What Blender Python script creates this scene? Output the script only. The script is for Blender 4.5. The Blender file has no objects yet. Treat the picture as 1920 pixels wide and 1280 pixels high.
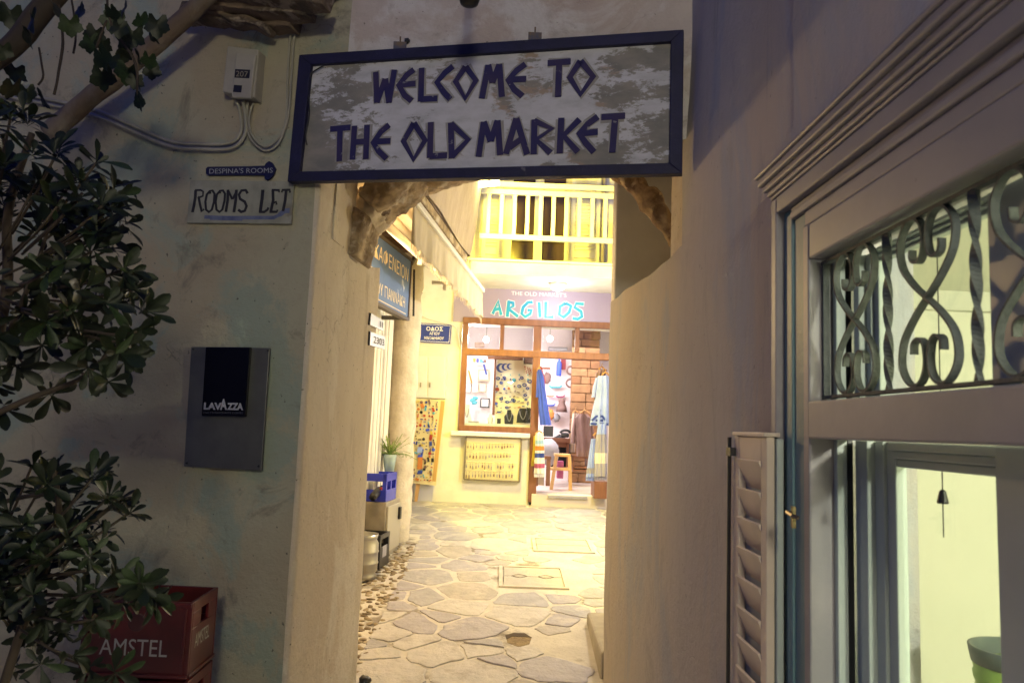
import bpy, math, random
from mathutils import Vector, Matrix, noise
random.seed(7)
sc = bpy.context.scene
COL = sc.collection
PI = math.pi
# ---------------------------------------------------------------- camera
F = 1450.0
def _basis():
    yc = Vector((-20, -160, -F)).normalized()          # world +Y in camera axes (right, up, back)
    b = 1.0; c = (-20 * .038 * b - 160 * b) / F
    zc = Vector((.038 * b, b, c))
    zc = (zc - yc * zc.dot(yc)).normalized()
    xc = yc.cross(zc)
    return Matrix((xc, yc, zc))                        # rows: world axes expressed in camera axes
RW = _basis()
CAM = Vector((0, 0, 1.6))
cam_d = bpy.data.cameras.new('camera'); cam = bpy.data.objects.new('camera', cam_d); COL.objects.link(cam)
cam_d.sensor_width = 36; cam_d.lens = 36 * F / 1920; cam_d.clip_start = .05; cam_d.clip_end = 500
cam.matrix_world = Matrix.Translation(CAM) @ RW.to_4x4()
cam_d.dof.use_dof = True; cam_d.dof.focus_distance = 4.2; cam_d.dof.aperture_fstop = 5.6
sc.camera = cam
# ---------------------------------------------------------------- sky, exposure
W = bpy.data.worlds.new('World'); sc.world = W; W.use_nodes = True
nt = W.node_tree; bg = nt.nodes['Background']
sky = nt.nodes.new('ShaderNodeTexSky'); sky.sky_type = 'NISHITA'; sky.sun_disc = False
sky.sun_elevation = math.radians(-3.5); sky.sun_rotation = math.radians(100); sky.ozone_density = 4
tn = nt.nodes.new('ShaderNodeMix'); tn.data_type = 'RGBA'; tn.blend_type = 'MULTIPLY'; tn.inputs[0].default_value = 1; tn.inputs[7].default_value = (.50, .74, 1, 1)
nt.links.new(sky.outputs[0], tn.inputs[6]); nt.links.new(tn.outputs[2], bg.inputs[0]); bg.inputs[1].default_value = 9.5
sd = bpy.data.lights.new('sun', 'SUN'); sd.energy = .004; sd.angle = math.radians(20); sd.color = (.6, .7, 1)
so = bpy.data.objects.new('sun', sd); COL.objects.link(so); so.rotation_euler = (math.radians(35), 0, math.radians(20))
sc.view_settings.view_transform = 'Standard'; sc.view_settings.look = 'None'
sc.view_settings.exposure = 0; sc.view_settings.gamma = 1; sc.view_settings.use_curve_mapping = False
sc.cycles.use_denoising = True; sc.cycles.sample_clamp_indirect = 6; sc.cycles.max_bounces = 8
sc.cycles.caustics_reflective = False; sc.cycles.caustics_refractive = False
def lamp(kind, loc, power, color, size=.1, parent=None, target=None, spot=None):
    d = bpy.data.lights.new('lamp_light', kind); d.energy = power; d.color = color
    if kind == 'AREA': d.shape = 'RECTANGLE'; d.size = size[0]; d.size_y = size[1]
    else: d.shadow_soft_size = size
    if spot: d.spot_size = math.radians(spot); d.spot_blend = .08
    o = bpy.data.objects.new('lamp_light', d); COL.objects.link(o); o.location = loc
    if target is not None: o.rotation_euler = (Vector(target) - Vector(loc)).to_track_quat('-Z', 'Y').to_euler()
    return o
SODIUM = (1, .66, .2)
lamp('SPOT', (-.10, 8.70, 4.36), 620, (1, .78, .06), .06, target=(.80, 9.05, 4.16), spot=166)    # flood lamp on the cafe corner
lamp('POINT', (-1.12, 9.25, 3.10), 85, (1, .76, .20), .08)                                    # assumed sodium bulkhead, hidden from view, on the cafe's end wall
lamp('POINT', (-1.16, 6.0, 2.72), 122, (1, .66, .30), .09)                                    # assumed warm lamp, out of view, over the cafe door
lamp('POINT', (.68, 10.10, 3.33), 16, (.93, .93, 1), .07)                                      # white bulb under the balcony
lamp('POINT', (1.55, 8.0, 2.45), 215, (1, .88, .74), .08)                                       # assumed wall lantern, out of view, on the lane's right side
lamp('AREA', (-.2, 12.1, 3.0), 85, (1, .93, .92), (1.6, .9), target=(-.2, 12.1, 0))             # shop ceiling
lamp('AREA', (1.2, 12.6, 3.0), 60, (1, .93, .92), (1.4, 1.4), target=(1.2, 12.6, 0))
lamp('POINT', (-.45, 11.1, 2.85), 34, (1, .94, .92), .05)                                      # display window spotlights
lamp('POINT', (-1.0, 11.4, 2.85), 14, (1, .94, .92), .05)
lamp('POINT', (.25, -2.9, 3.3), 330, (1, .93, .72), .30)                                       # added fill lamp, out of view, brightening sign and left wall
lamp('POINT', (1.5, -1.0, 2.1), 300, (1, .98, .78), .09)                                         # room behind the window
lamp('POINT', (6.5, -3.4, 1.9), 560, (.98, 1, .66), .05)                                       # assumed second lamp at the far end of the room

# ---------------------------------------------------------------- pixel helpers
def ray(px, py):
    v = Vector((px - 960, 640 - py, -F))
    return (RW @ v).normalized()
def onplane(px, py, P, N):
    d = ray(px, py); N = Vector(N); P = Vector(P)
    return CAM + d * ((P - CAM).dot(N) / d.dot(N))
def cA(x, y): return 840 + x / 3.765, 320 + y / 3.765
def cB(x, y): return 840 + x / 3.556, 600 + y / 3.556
def cC(x, y): return 640 + x / 3.657, 330 + y / 3.657
def cD(x, y): return 660 + x / 2.56, 600 + y / 2.56
def cE(x, y): return 640 + x / 3.368, 900 + y / 3.368
def c1(x, y): return x / 2.667, y / 2.667
def c3(x, y): return x / 2.667, 800 + y / 2.667
def c4(x, y): return 520 + x / 2.4615, 40 + y / 2.4615
def c5(x, y): return 1400 + x / 1.829, y / 1.829
def c7(x, y): return 340 + x / 7.385, 300 + y / 7.385       # rooms board
def c8(x, y): return 340 + x / 4.92, 640 + y / 4.92         # metal sheet
def c9(x, y): return 750 + x / 5.565, 730 + y / 5.565       # souvenir boards
def gz(y): return max(0.0, min((y - 4) * .082, .55))
FA_A = math.atan(.23)
def fay(x): return 3.2 + (.76 - x) * .23
FA_N = Vector((-math.sin(FA_A), -math.cos(FA_A), 0)); FA_O = Vector((.76, 3.2, 0)); FA_U = Vector((math.cos(FA_A), -math.sin(FA_A), 0))
def fa(px, py, off=0): return onplane(px, py, FA_O + FA_N * off, FA_N)
def fs(px, py, y=10.8): return onplane(px, py, (0, y, 0), (0, -1, 0))
_l = math.hypot(.11, 1); FC_U = Vector((.11 / _l, 1 / _l, 0)); FC_N = Vector((1 / _l, -.11 / _l, 0)); FC_O = Vector((-1.35, 7.6, 0))
def fc(px, py, off=0): return onplane(px, py, FC_O + FC_N * off, FC_N)
def fcp(u, off, z): return FC_O + FC_U * u + FC_N * off + Vector((0, 0, z))

# ---------------------------------------------------------------- materials
MATS = {}
def mat(name, c1_, c2_=None, scale=4, rough=.8, bump=.0, bscale=30, metal=0, emit=None, estr=0, trans=0, c3_=None, scale3=1.2, coat=0, contrast=(.4, .6), stretch=None, alpha=None, contrast3=(.55, .62)):
    if name in MATS: return MATS[name]
    m = bpy.data.materials.new(name); m.use_nodes = True; n = m.node_tree.nodes; L = m.node_tree.links
    b = n['Principled BSDF']; b.inputs['Roughness'].default_value = rough; b.inputs['Metallic'].default_value = metal
    b.inputs['Base Color'].default_value = (*c1_, 1)
    tc = n.new('ShaderNodeTexCoord'); mp = n.new('ShaderNodeMapping'); L.new(tc.outputs['Object'], mp.inputs[0])
    if stretch: mp.inputs['Scale'].default_value = stretch
    def nz(s, det=6):
        t = n.new('ShaderNodeTexNoise'); t.inputs['Scale'].default_value = s; t.inputs['Detail'].default_value = det
        t.inputs['Roughness'].default_value = .6; L.new(mp.outputs[0], t.inputs['Vector']); return t
    def ramp(src, lo, hi):
        r = n.new('ShaderNodeMapRange'); r.inputs[1].default_value = lo; r.inputs[2].default_value = hi
        L.new(src, r.inputs[0]); return r.outputs[0]
    col = None
    if c2_:
        mx = n.new('ShaderNodeMix'); mx.data_type = 'RGBA'
        mx.inputs[6].default_value = (*c1_, 1); mx.inputs[7].default_value = (*c2_, 1)
        L.new(ramp(nz(scale).outputs[0], *contrast), mx.inputs[0]); col = mx.outputs[2]
        if c3_:
            m3 = n.new('ShaderNodeMix'); m3.data_type = 'RGBA'; L.new(col, m3.inputs[6]); m3.inputs[7].default_value = (*c3_, 1)
            L.new(ramp(nz(scale3, 9).outputs[0], *contrast3), m3.inputs[0]); col = m3.outputs[2]
        L.new(col, b.inputs['Base Color'])
    if bump:
        bp = n.new('ShaderNodeBump'); bp.inputs['Strength'].default_value = bump; bp.inputs['Distance'].default_value = .02
        L.new(nz(bscale, 8).outputs[0], bp.inputs['Height']); L.new(bp.outputs[0], b.inputs['Normal'])
    if emit: b.inputs['Emission Color'].default_value = (*emit, 1); b.inputs['Emission Strength'].default_value = estr
    if trans: b.inputs['Transmission Weight'].default_value = trans; b.inputs['IOR'].default_value = 1.02
    if coat: b.inputs['Coat Weight'].default_value = coat
    MATS[name] = m; return m
def glassmat():
    if 'glass' in MATS: return MATS['glass']
    m = bpy.data.materials.new('glass'); m.use_nodes = True; n = m.node_tree.nodes; L = m.node_tree.links
    n.remove(n['Principled BSDF'])
    t = n.new('ShaderNodeBsdfTransparent'); t.inputs[0].default_value = (.96, .98, .97, 1); g = n.new('ShaderNodeBsdfGlossy'); g.inputs['Roughness'].default_value = .02
    lw = n.new('ShaderNodeLayerWeight'); lw.inputs[0].default_value = .5; pw = n.new('ShaderNodeMath'); pw.operation = 'POWER'; pw.inputs[1].default_value = 4; L.new(lw.outputs['Facing'], pw.inputs[0])
    fr = n.new('ShaderNodeMath'); fr.operation = 'MULTIPLY_ADD'; fr.inputs[1].default_value = .6; fr.inputs[2].default_value = .03; L.new(pw.outputs[0], fr.inputs[0]); mx = n.new('ShaderNodeMixShader')
    L.new(fr.outputs[0], mx.inputs[0]); L.new(t.outputs[0], mx.inputs[1]); L.new(g.outputs[0], mx.inputs[2]); L.new(mx.outputs[0], n['Material Output'].inputs[0])
    MATS['glass'] = m; return m
def plaster(name, base, warm, cool, stain, seed=0, fleck=.5, crack=.6, streak=1.0, bump=.5):
    m = bpy.data.materials.new(name); m.use_nodes = True; n = m.node_tree.nodes; L = m.node_tree.links
    b = n['Principled BSDF']; b.inputs['Roughness'].default_value = .92
    tc = n.new('ShaderNodeTexCoord'); mp = n.new('ShaderNodeMapping'); mp.inputs['Location'].default_value = (seed, seed * 2, seed); L.new(tc.outputs['Object'], mp.inputs[0])
    ms = n.new('ShaderNodeMapping'); ms.inputs['Scale'].default_value = (1, 1, streak); L.new(mp.outputs[0], ms.inputs[0])
    def nz(s_, d=8, r=.6, v=None, dist=0):
        t = n.new('ShaderNodeTexNoise'); t.inputs['Scale'].default_value = s_; t.inputs['Detail'].default_value = d; t.inputs['Roughness'].default_value = r; t.inputs['Distortion'].default_value = dist; L.new((v or ms).outputs[0], t.inputs['Vector']); return t.outputs[0]
    def rg(o_, a, c): r = n.new('ShaderNodeMapRange'); r.inputs[1].default_value = a; r.inputs[2].default_value = c; L.new(o_, r.inputs[0]); return r.outputs[0]
    def mx(f, a, c, k=1):
        x = n.new('ShaderNodeMix'); x.data_type = 'RGBA'
        if k != 1: q = n.new('ShaderNodeMath'); q.operation = 'MULTIPLY'; q.inputs[1].default_value = k; L.new(f, q.inputs[0]); f = q.outputs[0]
        L.new(f, x.inputs[0])
        for i_, v in ((6, a), (7, c)):
            if isinstance(v, tuple): x.inputs[i_].default_value = (*v, 1)
            else: L.new(v, x.inputs[i_])
        return x.outputs[2]
    c = mx(rg(nz(1.3, 5, .55), .4, .62), base, warm)
    c = mx(rg(nz(2.1, 9, .65, dist=.6), .52, .60), c, cool)
    c = mx(rg(nz(3.4, 10, .7, dist=.8), .56, .66), c, stain, .75)
    c = mx(rg(nz(16, 6, .7), .5, .75), c, tuple(v * .8 for v in base), .5)
    c = mx(rg(nz(42, 3, .5, mp), .70, .74), c, tuple(v * .35 for v in stain), fleck)
    vo = n.new('ShaderNodeTexVoronoi'); vo.feature = 'DISTANCE_TO_EDGE'; vo.inputs['Scale'].default_value = 1.1
    wv = n.new('ShaderNodeVectorMath'); wv.operation = 'MULTIPLY_ADD'; L.new(mp.outputs[0], wv.inputs[0]); wv.inputs[1].default_value = (1, 1, 1)
    w1 = n.new('ShaderNodeTexNoise'); w1.inputs['Scale'].default_value = 3; w1.inputs['Detail'].default_value = 8; L.new(mp.outputs[0], w1.inputs['Vector']); L.new(w1.outputs['Color'], wv.inputs[2]); L.new(wv.outputs[0], vo.inputs['Vector'])
    ck = rg(vo.outputs[0], .006, .0); mk = rg(nz(.9, 3, .5, mp), .55, .62); mu = n.new('ShaderNodeMath'); mu.operation = 'MULTIPLY'; L.new(ck, mu.inputs[0]); L.new(mk, mu.inputs[1])
    c = mx(mu.outputs[0], c, tuple(v * .3 for v in stain), crack)
    L.new(c, b.inputs['Base Color'])
    a1 = n.new('ShaderNodeMath'); a1.operation = 'MULTIPLY_ADD'; L.new(nz(5, 8, .6, mp), a1.inputs[0]); a1.inputs[1].default_value = 1.6; L.new(nz(34, 8, .7, mp), a1.inputs[2])
    a2 = n.new('ShaderNodeMath'); a2.operation = 'SUBTRACT'; L.new(a1.outputs[0], a2.inputs[0]); L.new(mu.outputs[0], a2.inputs[1])
    bp = n.new('ShaderNodeBump'); bp.inputs['Strength'].default_value = bump; bp.inputs['Distance'].default_value = .02; L.new(a2.outputs[0], bp.inputs['Height']); L.new(bp.outputs[0], b.inputs['Normal'])
    MATS[name] = m; return m
PL_LEFT = plaster('plaster_left', (.37, .35, .26), (.34, .29, .21), (.27, .31, .255), (.15, .14, .115), 1.3, .8, crack=.8)
PL_MID = plaster('plaster_mid', (.50, .44, .41), (.44, .36, .32), (.58, .55, .54), (.32, .27, .25), 4.1, .7)
PL_REV = plaster('plaster_reveal', (.60, .53, .43), (.55, .46, .35), (.64, .58, .49), (.42, .35, .26), 2.2, .9, .35, .5, .6)
PL_RIGHT = plaster('plaster_right', (.45, .43, .42), (.46, .41, .36), (.38, .39, .43), (.33, .31, .31), 7.7, .35, .25, .3, .45)
PL_SHOP = mat('plaster_shop', (.78, .76, .68), (.70, .68, .60), 3, .85, .1, 20)
PL_CAFE = mat('plaster_cafe', (.66, .60, .48), (.52, .46, .36), 4, .9, .8, 14, c3_=(.42, .35, .25), scale3=6, contrast3=(.62, .7))
PL_IN = mat('room_paint', (.74, .73, .64), (.70, .70, .61), 1, .9)
NAVY = mat('navy_paint', (.004, .004, .030), (.006, .006, .045), 6, .65, .25, 40, c3_=(.10, .09, .12), scale3=9, contrast3=(.66, .7))
LETTER = mat('navy_lettering', (.012, .010, .085), (.03, .02, .08), 8, .75, c3_=(.20, .19, .22), scale3=24, contrast3=(.64, .70))
HALO = mat('worn_grey', (.23, .22, .22), (.30, .29, .29), 14, .9)
WOODBR = mat('shopfront_wood', (.17, .065, .030), (.22, .09, .042), 3, .45, .15, 30, stretch=(6, 6, 1))
DARKW = mat('dark_timber', (.12, .07, .04), (.07, .04, .025), 6, .85, .6, 22, stretch=(1, 4, 4))
ROUGHW = mat('rotten_timber', (.17, .12, .085), (.06, .045, .035), 5, .95, 1, 16, c3_=(.26, .21, .17), scale3=8, stretch=(1, 1, 2))
STONE = mat('rough_rock', (.40, .31, .20), (.19, .135, .08), 7, .95, 1, 18, c3_=(.46, .40, .32), scale3=5)
TEAL = mat('window_paint', (.30, .28, .29), (.25, .24, .255), 3, .5, .04, 60, c3_=(.20, .18, .17), scale3=14, contrast3=(.66, .74), stretch=(1, 1, 1))
TEALG = mat('teal_shade_side', (.15, .27, .29), (.12, .23, .25), 5, .5, .1, 50)  # shaded side of the frame paint, put in as a separate teal
TEALIN = mat('inner_frame_paint', (.44, .50, .46), (.40, .46, .43), 2, .4)
IRON = mat('grille_paint', (.075, .085, .085), (.05, .057, .06), 16, .65, .3, 90, c3_=(.16, .10, .06), scale3=9, contrast3=(.68, .72))
GLASS = glassmat()
BLACK = mat('black_plastic', (.012, .012, .014), rough=.4)
WHITE = mat('white_paint', (.75, .74, .70), (.70, .69, .66), 5, .5)
CREAMP = mat('cream_canvas', (.62, .55, .42), (.52, .46, .35), 3, .85, .3, 20, stretch=(1, 1, .3))
GREYP = mat('conduit_grey', (.34, .32, .27), (.26, .25, .20), 6, .7)
STEEL = mat('steel', (.42, .41, .38), (.36, .35, .33), 5, .32, metal=.9)
SHEETM = mat('sheet_metal', (.14, .14, .13), (.105, .105, .10), 4, .45, .1, 10, metal=.55)

# ---------------------------------------------------------------- mesh builder (world coordinates)
class MB:
    def __init__(s): s.v = []; s.f = []; s.smooth = False
    def add(s, vs, fs):
        o = len(s.v); s.v += [Vector(p) for p in vs]; s.f += [tuple(i + o for i in f) for f in fs]; return s
    def box(s, a, b):
        (x0, y0, z0), (x1, y1, z1) = [min(p, q) for p, q in zip(a, b)], [max(p, q) for p, q in zip(a, b)]
        return s.hexa([(x0, y0, z0), (x1, y0, z0), (x1, y1, z0), (x0, y1, z0)], [(x0, y0, z1), (x1, y0, z1), (x1, y1, z1), (x0, y1, z1)])
    def hexa(s, lo, hi):
        return s.add(list(lo) + list(hi), [(3, 2, 1, 0), (4, 5, 6, 7), (0, 1, 5, 4), (1, 2, 6, 5), (2, 3, 7, 6), (3, 0, 4, 7)])
    def obox(s, c, u, v, w):      # centre and three half vectors
        c, u, v, w = map(Vector, (c, u, v, w))
        lo = [c - u - v - w, c + u - v - w, c + u + v - w, c - u + v - w]; hi = [p + 2 * w for p in lo]
        return s.hexa(lo, hi)
    def slab(s, quad, n, t):      # quad (4 pts ccw seen from front), front at quad, body goes back along -n
        n = Vector(n).normalized(); q = [Vector(p) for p in quad]
        return s.hexa([p - n * t for p in q], q)
    def prism(s, poly, ext):      # polygon extruded along ext
        k = len(poly); e = Vector(ext); a = [Vector(p) for p in poly]
        return s.add(a + [p + e for p in a], [tuple(range(k))[::-1], tuple(range(k, 2 * k))] + [(i, (i + 1) % k, k + (i + 1) % k, k + i) for i in range(k)])
    def tube(s, pts, r, seg=8, rr=None, close=True):
        pts = [Vector(p) for p in pts]; n = len(pts); o = len(s.v)
        t0 = (pts[1] - pts[0]).normalized(); up = Vector((0, 0, 1)) if abs(t0.z) < .9 else Vector((1, 0, 0))
        x = t0.cross(up).normalized()
        for i, p in enumerate(pts):
            t = (pts[min(i + 1, n - 1)] - pts[max(i - 1, 0)]).normalized()
            x = (x - t * x.dot(t)).normalized(); y = t.cross(x)
            q = rr[i] if rr else r
            for k in range(seg):
                a = 2 * PI * k / seg; s.v.append(p + x * math.cos(a) * q + y * math.sin(a) * q)
        for i in range(n - 1):
            for k in range(seg):
                a = o + i * seg + k; b = o + i * seg + (k + 1) % seg; s.f.append((a, b, b + seg, a + seg))
        if close: s.f.append(tuple(o + k for k in range(seg))[::-1]); s.f.append(tuple(o + (n - 1) * seg + k for k in range(seg)))
        return s
    def strap(s, pts, n, w, d, twist=0):   # rectangular section swept; n = depth direction
        pts = [Vector(p) for p in pts]; n0 = Vector(n).normalized(); o = len(s.v); m = len(pts)
        for i, p in enumerate(pts):
            t = (pts[min(i + 1, m - 1)] - pts[max(i - 1, 0)]).normalized(); x = t.cross(n0).normalized(); y = n0
            if twist: a = twist * i / (m - 1); x, y = x * math.cos(a) + y * math.sin(a), y * math.cos(a) - x * math.sin(a)
            for sx, sy in ((-1, -1), (1, -1), (1, 1), (-1, 1)): s.v.append(p + x * sx * w / 2 + y * sy * d / 2)
        for i in range(m - 1):
            for k in range(4):
                a = o + i * 4 + k; b = o + i * 4 + (k + 1) % 4; s.f.append((a, b, b + 4, a + 4))
        s.f.append((o, o + 3, o + 2, o + 1)); e = o + (m - 1) * 4; s.f.append((e, e + 1, e + 2, e + 3)); return s
    def lathe(s, c, prof, seg=16, axis=Vector((0, 0, 1))):
        c = Vector(c); o = len(s.v); ax = Vector(axis).normalized(); x = ax.orthogonal().normalized(); y = ax.cross(x)
        for r, h in prof:
            for k in range(seg):
                a = 2 * PI * k / seg; s.v.append(c + ax * h + (x * math.cos(a) + y * math.sin(a)) * r)
        for i in range(len(prof) - 1):
            for k in range(seg):
                a = o + i * seg + k; b = o + i * seg + (k + 1) % seg; s.f.append((a, b, b + seg, a + seg))
        s.f.append(tuple(o + k for k in range(seg))[::-1]); e = o + (len(prof) - 1) * seg; s.f.append(tuple(e + k for k in range(seg))); return s
    def blob(s, c, rx, ry, rz, amp=.2, fr=3, seed=0, nu=14, nv=9):
        c = Vector(c); o = len(s.v)
        for j in range(nv + 1):
            th = PI * j / nv
            for i in range(nu):
                ph = 2 * PI * i / nu; d = Vector((math.sin(th) * math.cos(ph), math.sin(th) * math.sin(ph), math.cos(th)))
                k = 1 + amp * noise.noise(d * fr + Vector((seed * 7.3, seed, 0))) * 1.6 + amp * .5 * noise.noise(d * fr * 3 + Vector((seed, 0, seed)))
                s.v.append(c + Vector((d.x * rx, d.y * ry, d.z * rz)) * k)
        for j in range(nv):
            for i in range(nu):
                a = o + j * nu + i; b = o + j * nu + (i + 1) % nu; s.f.append((a, a + nu, b + nu, b))
        return s
def sm(mb): mb.smooth = True; return mb
ROOT = {}
def mesh(name, mb, off=Vector()):
    me = bpy.data.meshes.new(name); me.from_pydata([v - off for v in mb.v], [], mb.f); me.validate(); me.update()
    if mb.smooth:
        for p in me.polygons: p.use_smooth = True
    return me
def thing(name, label, cat, loc, group=None):
    o = bpy.data.objects.new(name, None); COL.objects.link(o); o.location = loc; o.empty_display_size = .1
    o['label'] = label; o['category'] = cat
    if group: o['group'] = group
    ROOT[o.name] = Vector(loc); return o
def obj(name, mb, m, parent=None, bevel=0, label=None, kind=None):
    off = ROOT[parent.name] if parent is not None else Vector()
    o = bpy.data.objects.new(name, mesh(name, mb, off)); COL.objects.link(o)
    if parent is not None: o.parent = parent
    ROOT[o.name] = off
    if m: o.data.materials.append(m)
    if bevel:
        b = o.modifiers.new('bevel', 'BEVEL'); b.width = bevel; b.segments = 2; b.limit_method = 'ANGLE'; b.angle_limit = .7
    if label: o['label'] = label
    if kind: o['kind'] = kind
    return o
def single(name, mb, m, label, cat, group=None, bevel=0, kind=None):
    c = sum(mb.v, Vector()) / len(mb.v)
    o = bpy.data.objects.new(name, mesh(name, mb, c)); COL.objects.link(o); o.location = c; ROOT[o.name] = c
    if m: o.data.materials.append(m)
    o['label'] = label; o['category'] = cat
    if group: o['group'] = group
    if kind: o['kind'] = kind
    if bevel:
        b = o.modifiers.new('bevel', 'BEVEL'); b.width = bevel; b.segments = 2
    return o
def structure(name, mb, m, parent=None, bevel=0):
    o = obj(name, mb, m, parent, bevel)
    if parent is None: o['kind'] = 'structure'
    return o
def spline(pts, n=6, closed=False):
    P = [Vector(p) for p in pts]; out = []; k = len(P)
    rng = k if closed else k - 1
    for i in range(rng):
        if closed: a, b, c, d = P[(i - 1) % k], P[i], P[(i + 1) % k], P[(i + 2) % k]
        else: a, b, c, d = P[max(i - 1, 0)], P[i], P[i + 1], P[min(i + 2, k - 1)]
        for j in range(n):
            t = j / n; out.append(.5 * ((2 * b) + (c - a) * t + (2 * a - 5 * b + 4 * c - d) * t * t + (3 * b - a - 3 * c + d) * t ** 3))
    if not closed: out.append(P[-1])
    return out
# lettering -------------------------------------------------------
def text(name, s, m, parent, A, B, top, n, depth=.002, kind=None, bold=0, extra=None):
    """text fitted between baseline points A (left) and B (right) and the height of point top above the baseline."""
    cu = bpy.data.curves.new('txt', 'FONT'); cu.body = s; cu.size = 1; cu.offset = bold; cu.resolution_u = 3
    to = bpy.data.objects.new('txt', cu); COL.objects.link(to)
    bpy.context.view_layer.update()
    me = bpy.data.meshes.new_from_object(to.evaluated_get(bpy.context.evaluated_depsgraph_get()))
    bpy.data.objects.remove(to); bpy.data.curves.remove(cu)
    xs = [v.co.x for v in me.vertices]; ys = [v.co.y for v in me.vertices]
    x0, x1, y0, y1 = min(xs), max(xs), min(ys), max(ys)
    A = Vector(A); B = Vector(B); up = Vector(top) - A; n = Vector(n).normalized()
    off = ROOT[parent.name]
    for v in me.vertices:
        v.co = A + (B - A) * ((v.co.x - x0) / (x1 - x0)) + up * ((v.co.y - y0) / (y1 - y0)) + n * depth - off
    me.materials.clear(); me.materials.append(m); me.name = name
    o = bpy.data.objects.new(name, me); COL.objects.link(o); o.parent = parent; ROOT[o.name] = off
    return o
def strokes(segs, P, n, w, dep, lift=0, grow=0):
    """painted strokes: polylines through P(x,y) points; each stroke a thin raised bar. w in metres"""
    mb = MB(); n = Vector(n)
    for k, seg in enumerate(segs):
        ww = w
        if isinstance(seg[0], (int, float)): ww = seg[0]; seg = seg[1:]
        pts = [P(*q) for q in seg]
        if grow:
            pts[0] = pts[0] + (pts[0] - pts[1]).normalized() * grow; pts[-1] = pts[-1] + (pts[-1] - pts[-2]).normalized() * grow
        pts = [p + n * (lift + .00025 * (k % 7)) for p in pts]
        mb.strap(pts, n, ww + 2 * grow, dep)
    return mb
# displaced plaster sheet along a plan path ------------------------
def bumpy(p, amp):
    return amp * (noise.noise(p * 1.1) * 1.3 + noise.noise(p * 2.7 + Vector((5, 2, 1))) * .55 + noise.noise(p * 7) * .16)
def sheet(path, z0, z1, amp=.012, step=.06, rad=.05, mb=None, zf=None):
    P = [Vector((x, y, 0)) for x, y in path]; Q = [P[0]]
    for i in range(1, len(P) - 1):
        a = (P[i - 1] - P[i]).normalized(); b = (P[i + 1] - P[i]).normalized(); r = min(rad, (P[i - 1] - P[i]).length * .45, (P[i + 1] - P[i]).length * .45)
        A = P[i] + a * r; B = P[i] + b * r
        for t in (0, .2, .4, .6, .8, 1): Q.append(A * (1 - t) ** 2 + P[i] * 2 * t * (1 - t) + B * t * t)
    Q.append(P[-1]); R = []
    for a, b in zip(Q, Q[1:]):
        k = max(1, int((b - a).length / step))
        R += [a.lerp(b, i / k) for i in range(k)]
    R.append(Q[-1])
    nz_ = max(1, int(round((z1 - z0) / .075))); mb = mb or MB(); o = len(mb.v); m = len(R)
    for i, p in enumerate(R):
        t = (R[min(i + 1, m - 1)] - R[max(i - 1, 0)]).normalized(); nn = Vector((t.y, -t.x, 0))
        zt = z1 if zf is None else zf(p)
        for j in range(nz_ + 1):
            q = p + Vector((0, 0, z0 + (zt - z0) * j / nz_)); mb.v.append(q + nn * bumpy(q, amp))
    for i in range(m - 1):
        for j in range(nz_):
            a = o + i * (nz_ + 1) + j; mb.f.append((a, a + nz_ + 1, a + nz_ + 2, a + 1))
    mb.smooth = True; return mb

# ================================================================ SETTING
GROUND = mat('mortar', (.66, .63, .56), (.57, .54, .48), 5, .95, .5, 30, c3_=(.26, .23, .19), scale3=2.2)
g = MB()
ys = [-30, 0, 4] + [4 + i * .2 for i in range(1, 34)] + [10.8, 40]
for i, y in enumerate(ys):
    for x in (-40, -2.5, 0, 2.5, 40): g.v.append(Vector((x, y, gz(y) - .004)))
for i in range(len(ys) - 1):
    for j in range(4): a = i * 5 + j; g.f.append((a, a + 1, a + 6, a + 5))
ground = structure('ground', g, GROUND)
# flagstones : Voronoi cells of jittered seeds
def clip(poly, p, q):     # keep the side nearer p
    m = ((p[0] + q[0]) / 2, (p[1] + q[1]) / 2); n = (q[0] - p[0], q[1] - p[1]); out = []
    f = lambda a: (a[0] - m[0]) * n[0] + (a[1] - m[1]) * n[1]
    for i in range(len(poly)):
        a, b = poly[i], poly[(i + 1) % len(poly)]; fa_, fb_ = f(a), f(b)
        if fa_ <= 0: out.append(a)
        if fa_ * fb_ < 0: t = fa_ / (fa_ - fb_); out.append((a[0] + (b[0] - a[0]) * t, a[1] + (b[1] - a[1]) * t))
    return out
def shrink(poly, d):
    k = len(poly); cx = sum(p[0] for p in poly) / k; cy = sum(p[1] for p in poly) / k; out = []
    P = list(poly)
    for i in range(k):
        a, b = poly[i], poly[(i + 1) % k]; ex, ey = b[0] - a[0], b[1] - a[1]; l = math.hypot(ex, ey)
        if l < 1e-6: continue
        nx, ny = ey / l, -ex / l
        if (cx - a[0]) * nx + (cy - a[1]) * ny < 0: nx, ny = -nx, -ny
        q = (a[0] + nx * d, a[1] + ny * d); mir = (q[0] - nx, q[1] - ny); ins = (q[0] + nx, q[1] + ny)
        P = clip(P, ins, mir)
        if len(P) < 3: return None
    return P
COVERS = [(.03, .64, 6.84, 7.52), (.38, 1.02, 8.15, 8.75)]
SM = [mat('flagstone_%s' % n_, a, b, 7, .62, .8, 16, c3_=c, scale3=4.5) for n_, a, b, c in (
    ('grey', (.42, .41, .42), (.35, .34, .36), (.50, .48, .46)), ('lilac', (.42, .40, .43), (.36, .34, .37), (.50, .47, .45)),
    ('buff', (.48, .44, .39), (.40, .37, .33), (.54, .50, .44)), ('pale', (.58, .55, .51), (.50, .48, .45), (.44, .41, .38)))]
seeds = []; wts = {}
tries = 0
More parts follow.
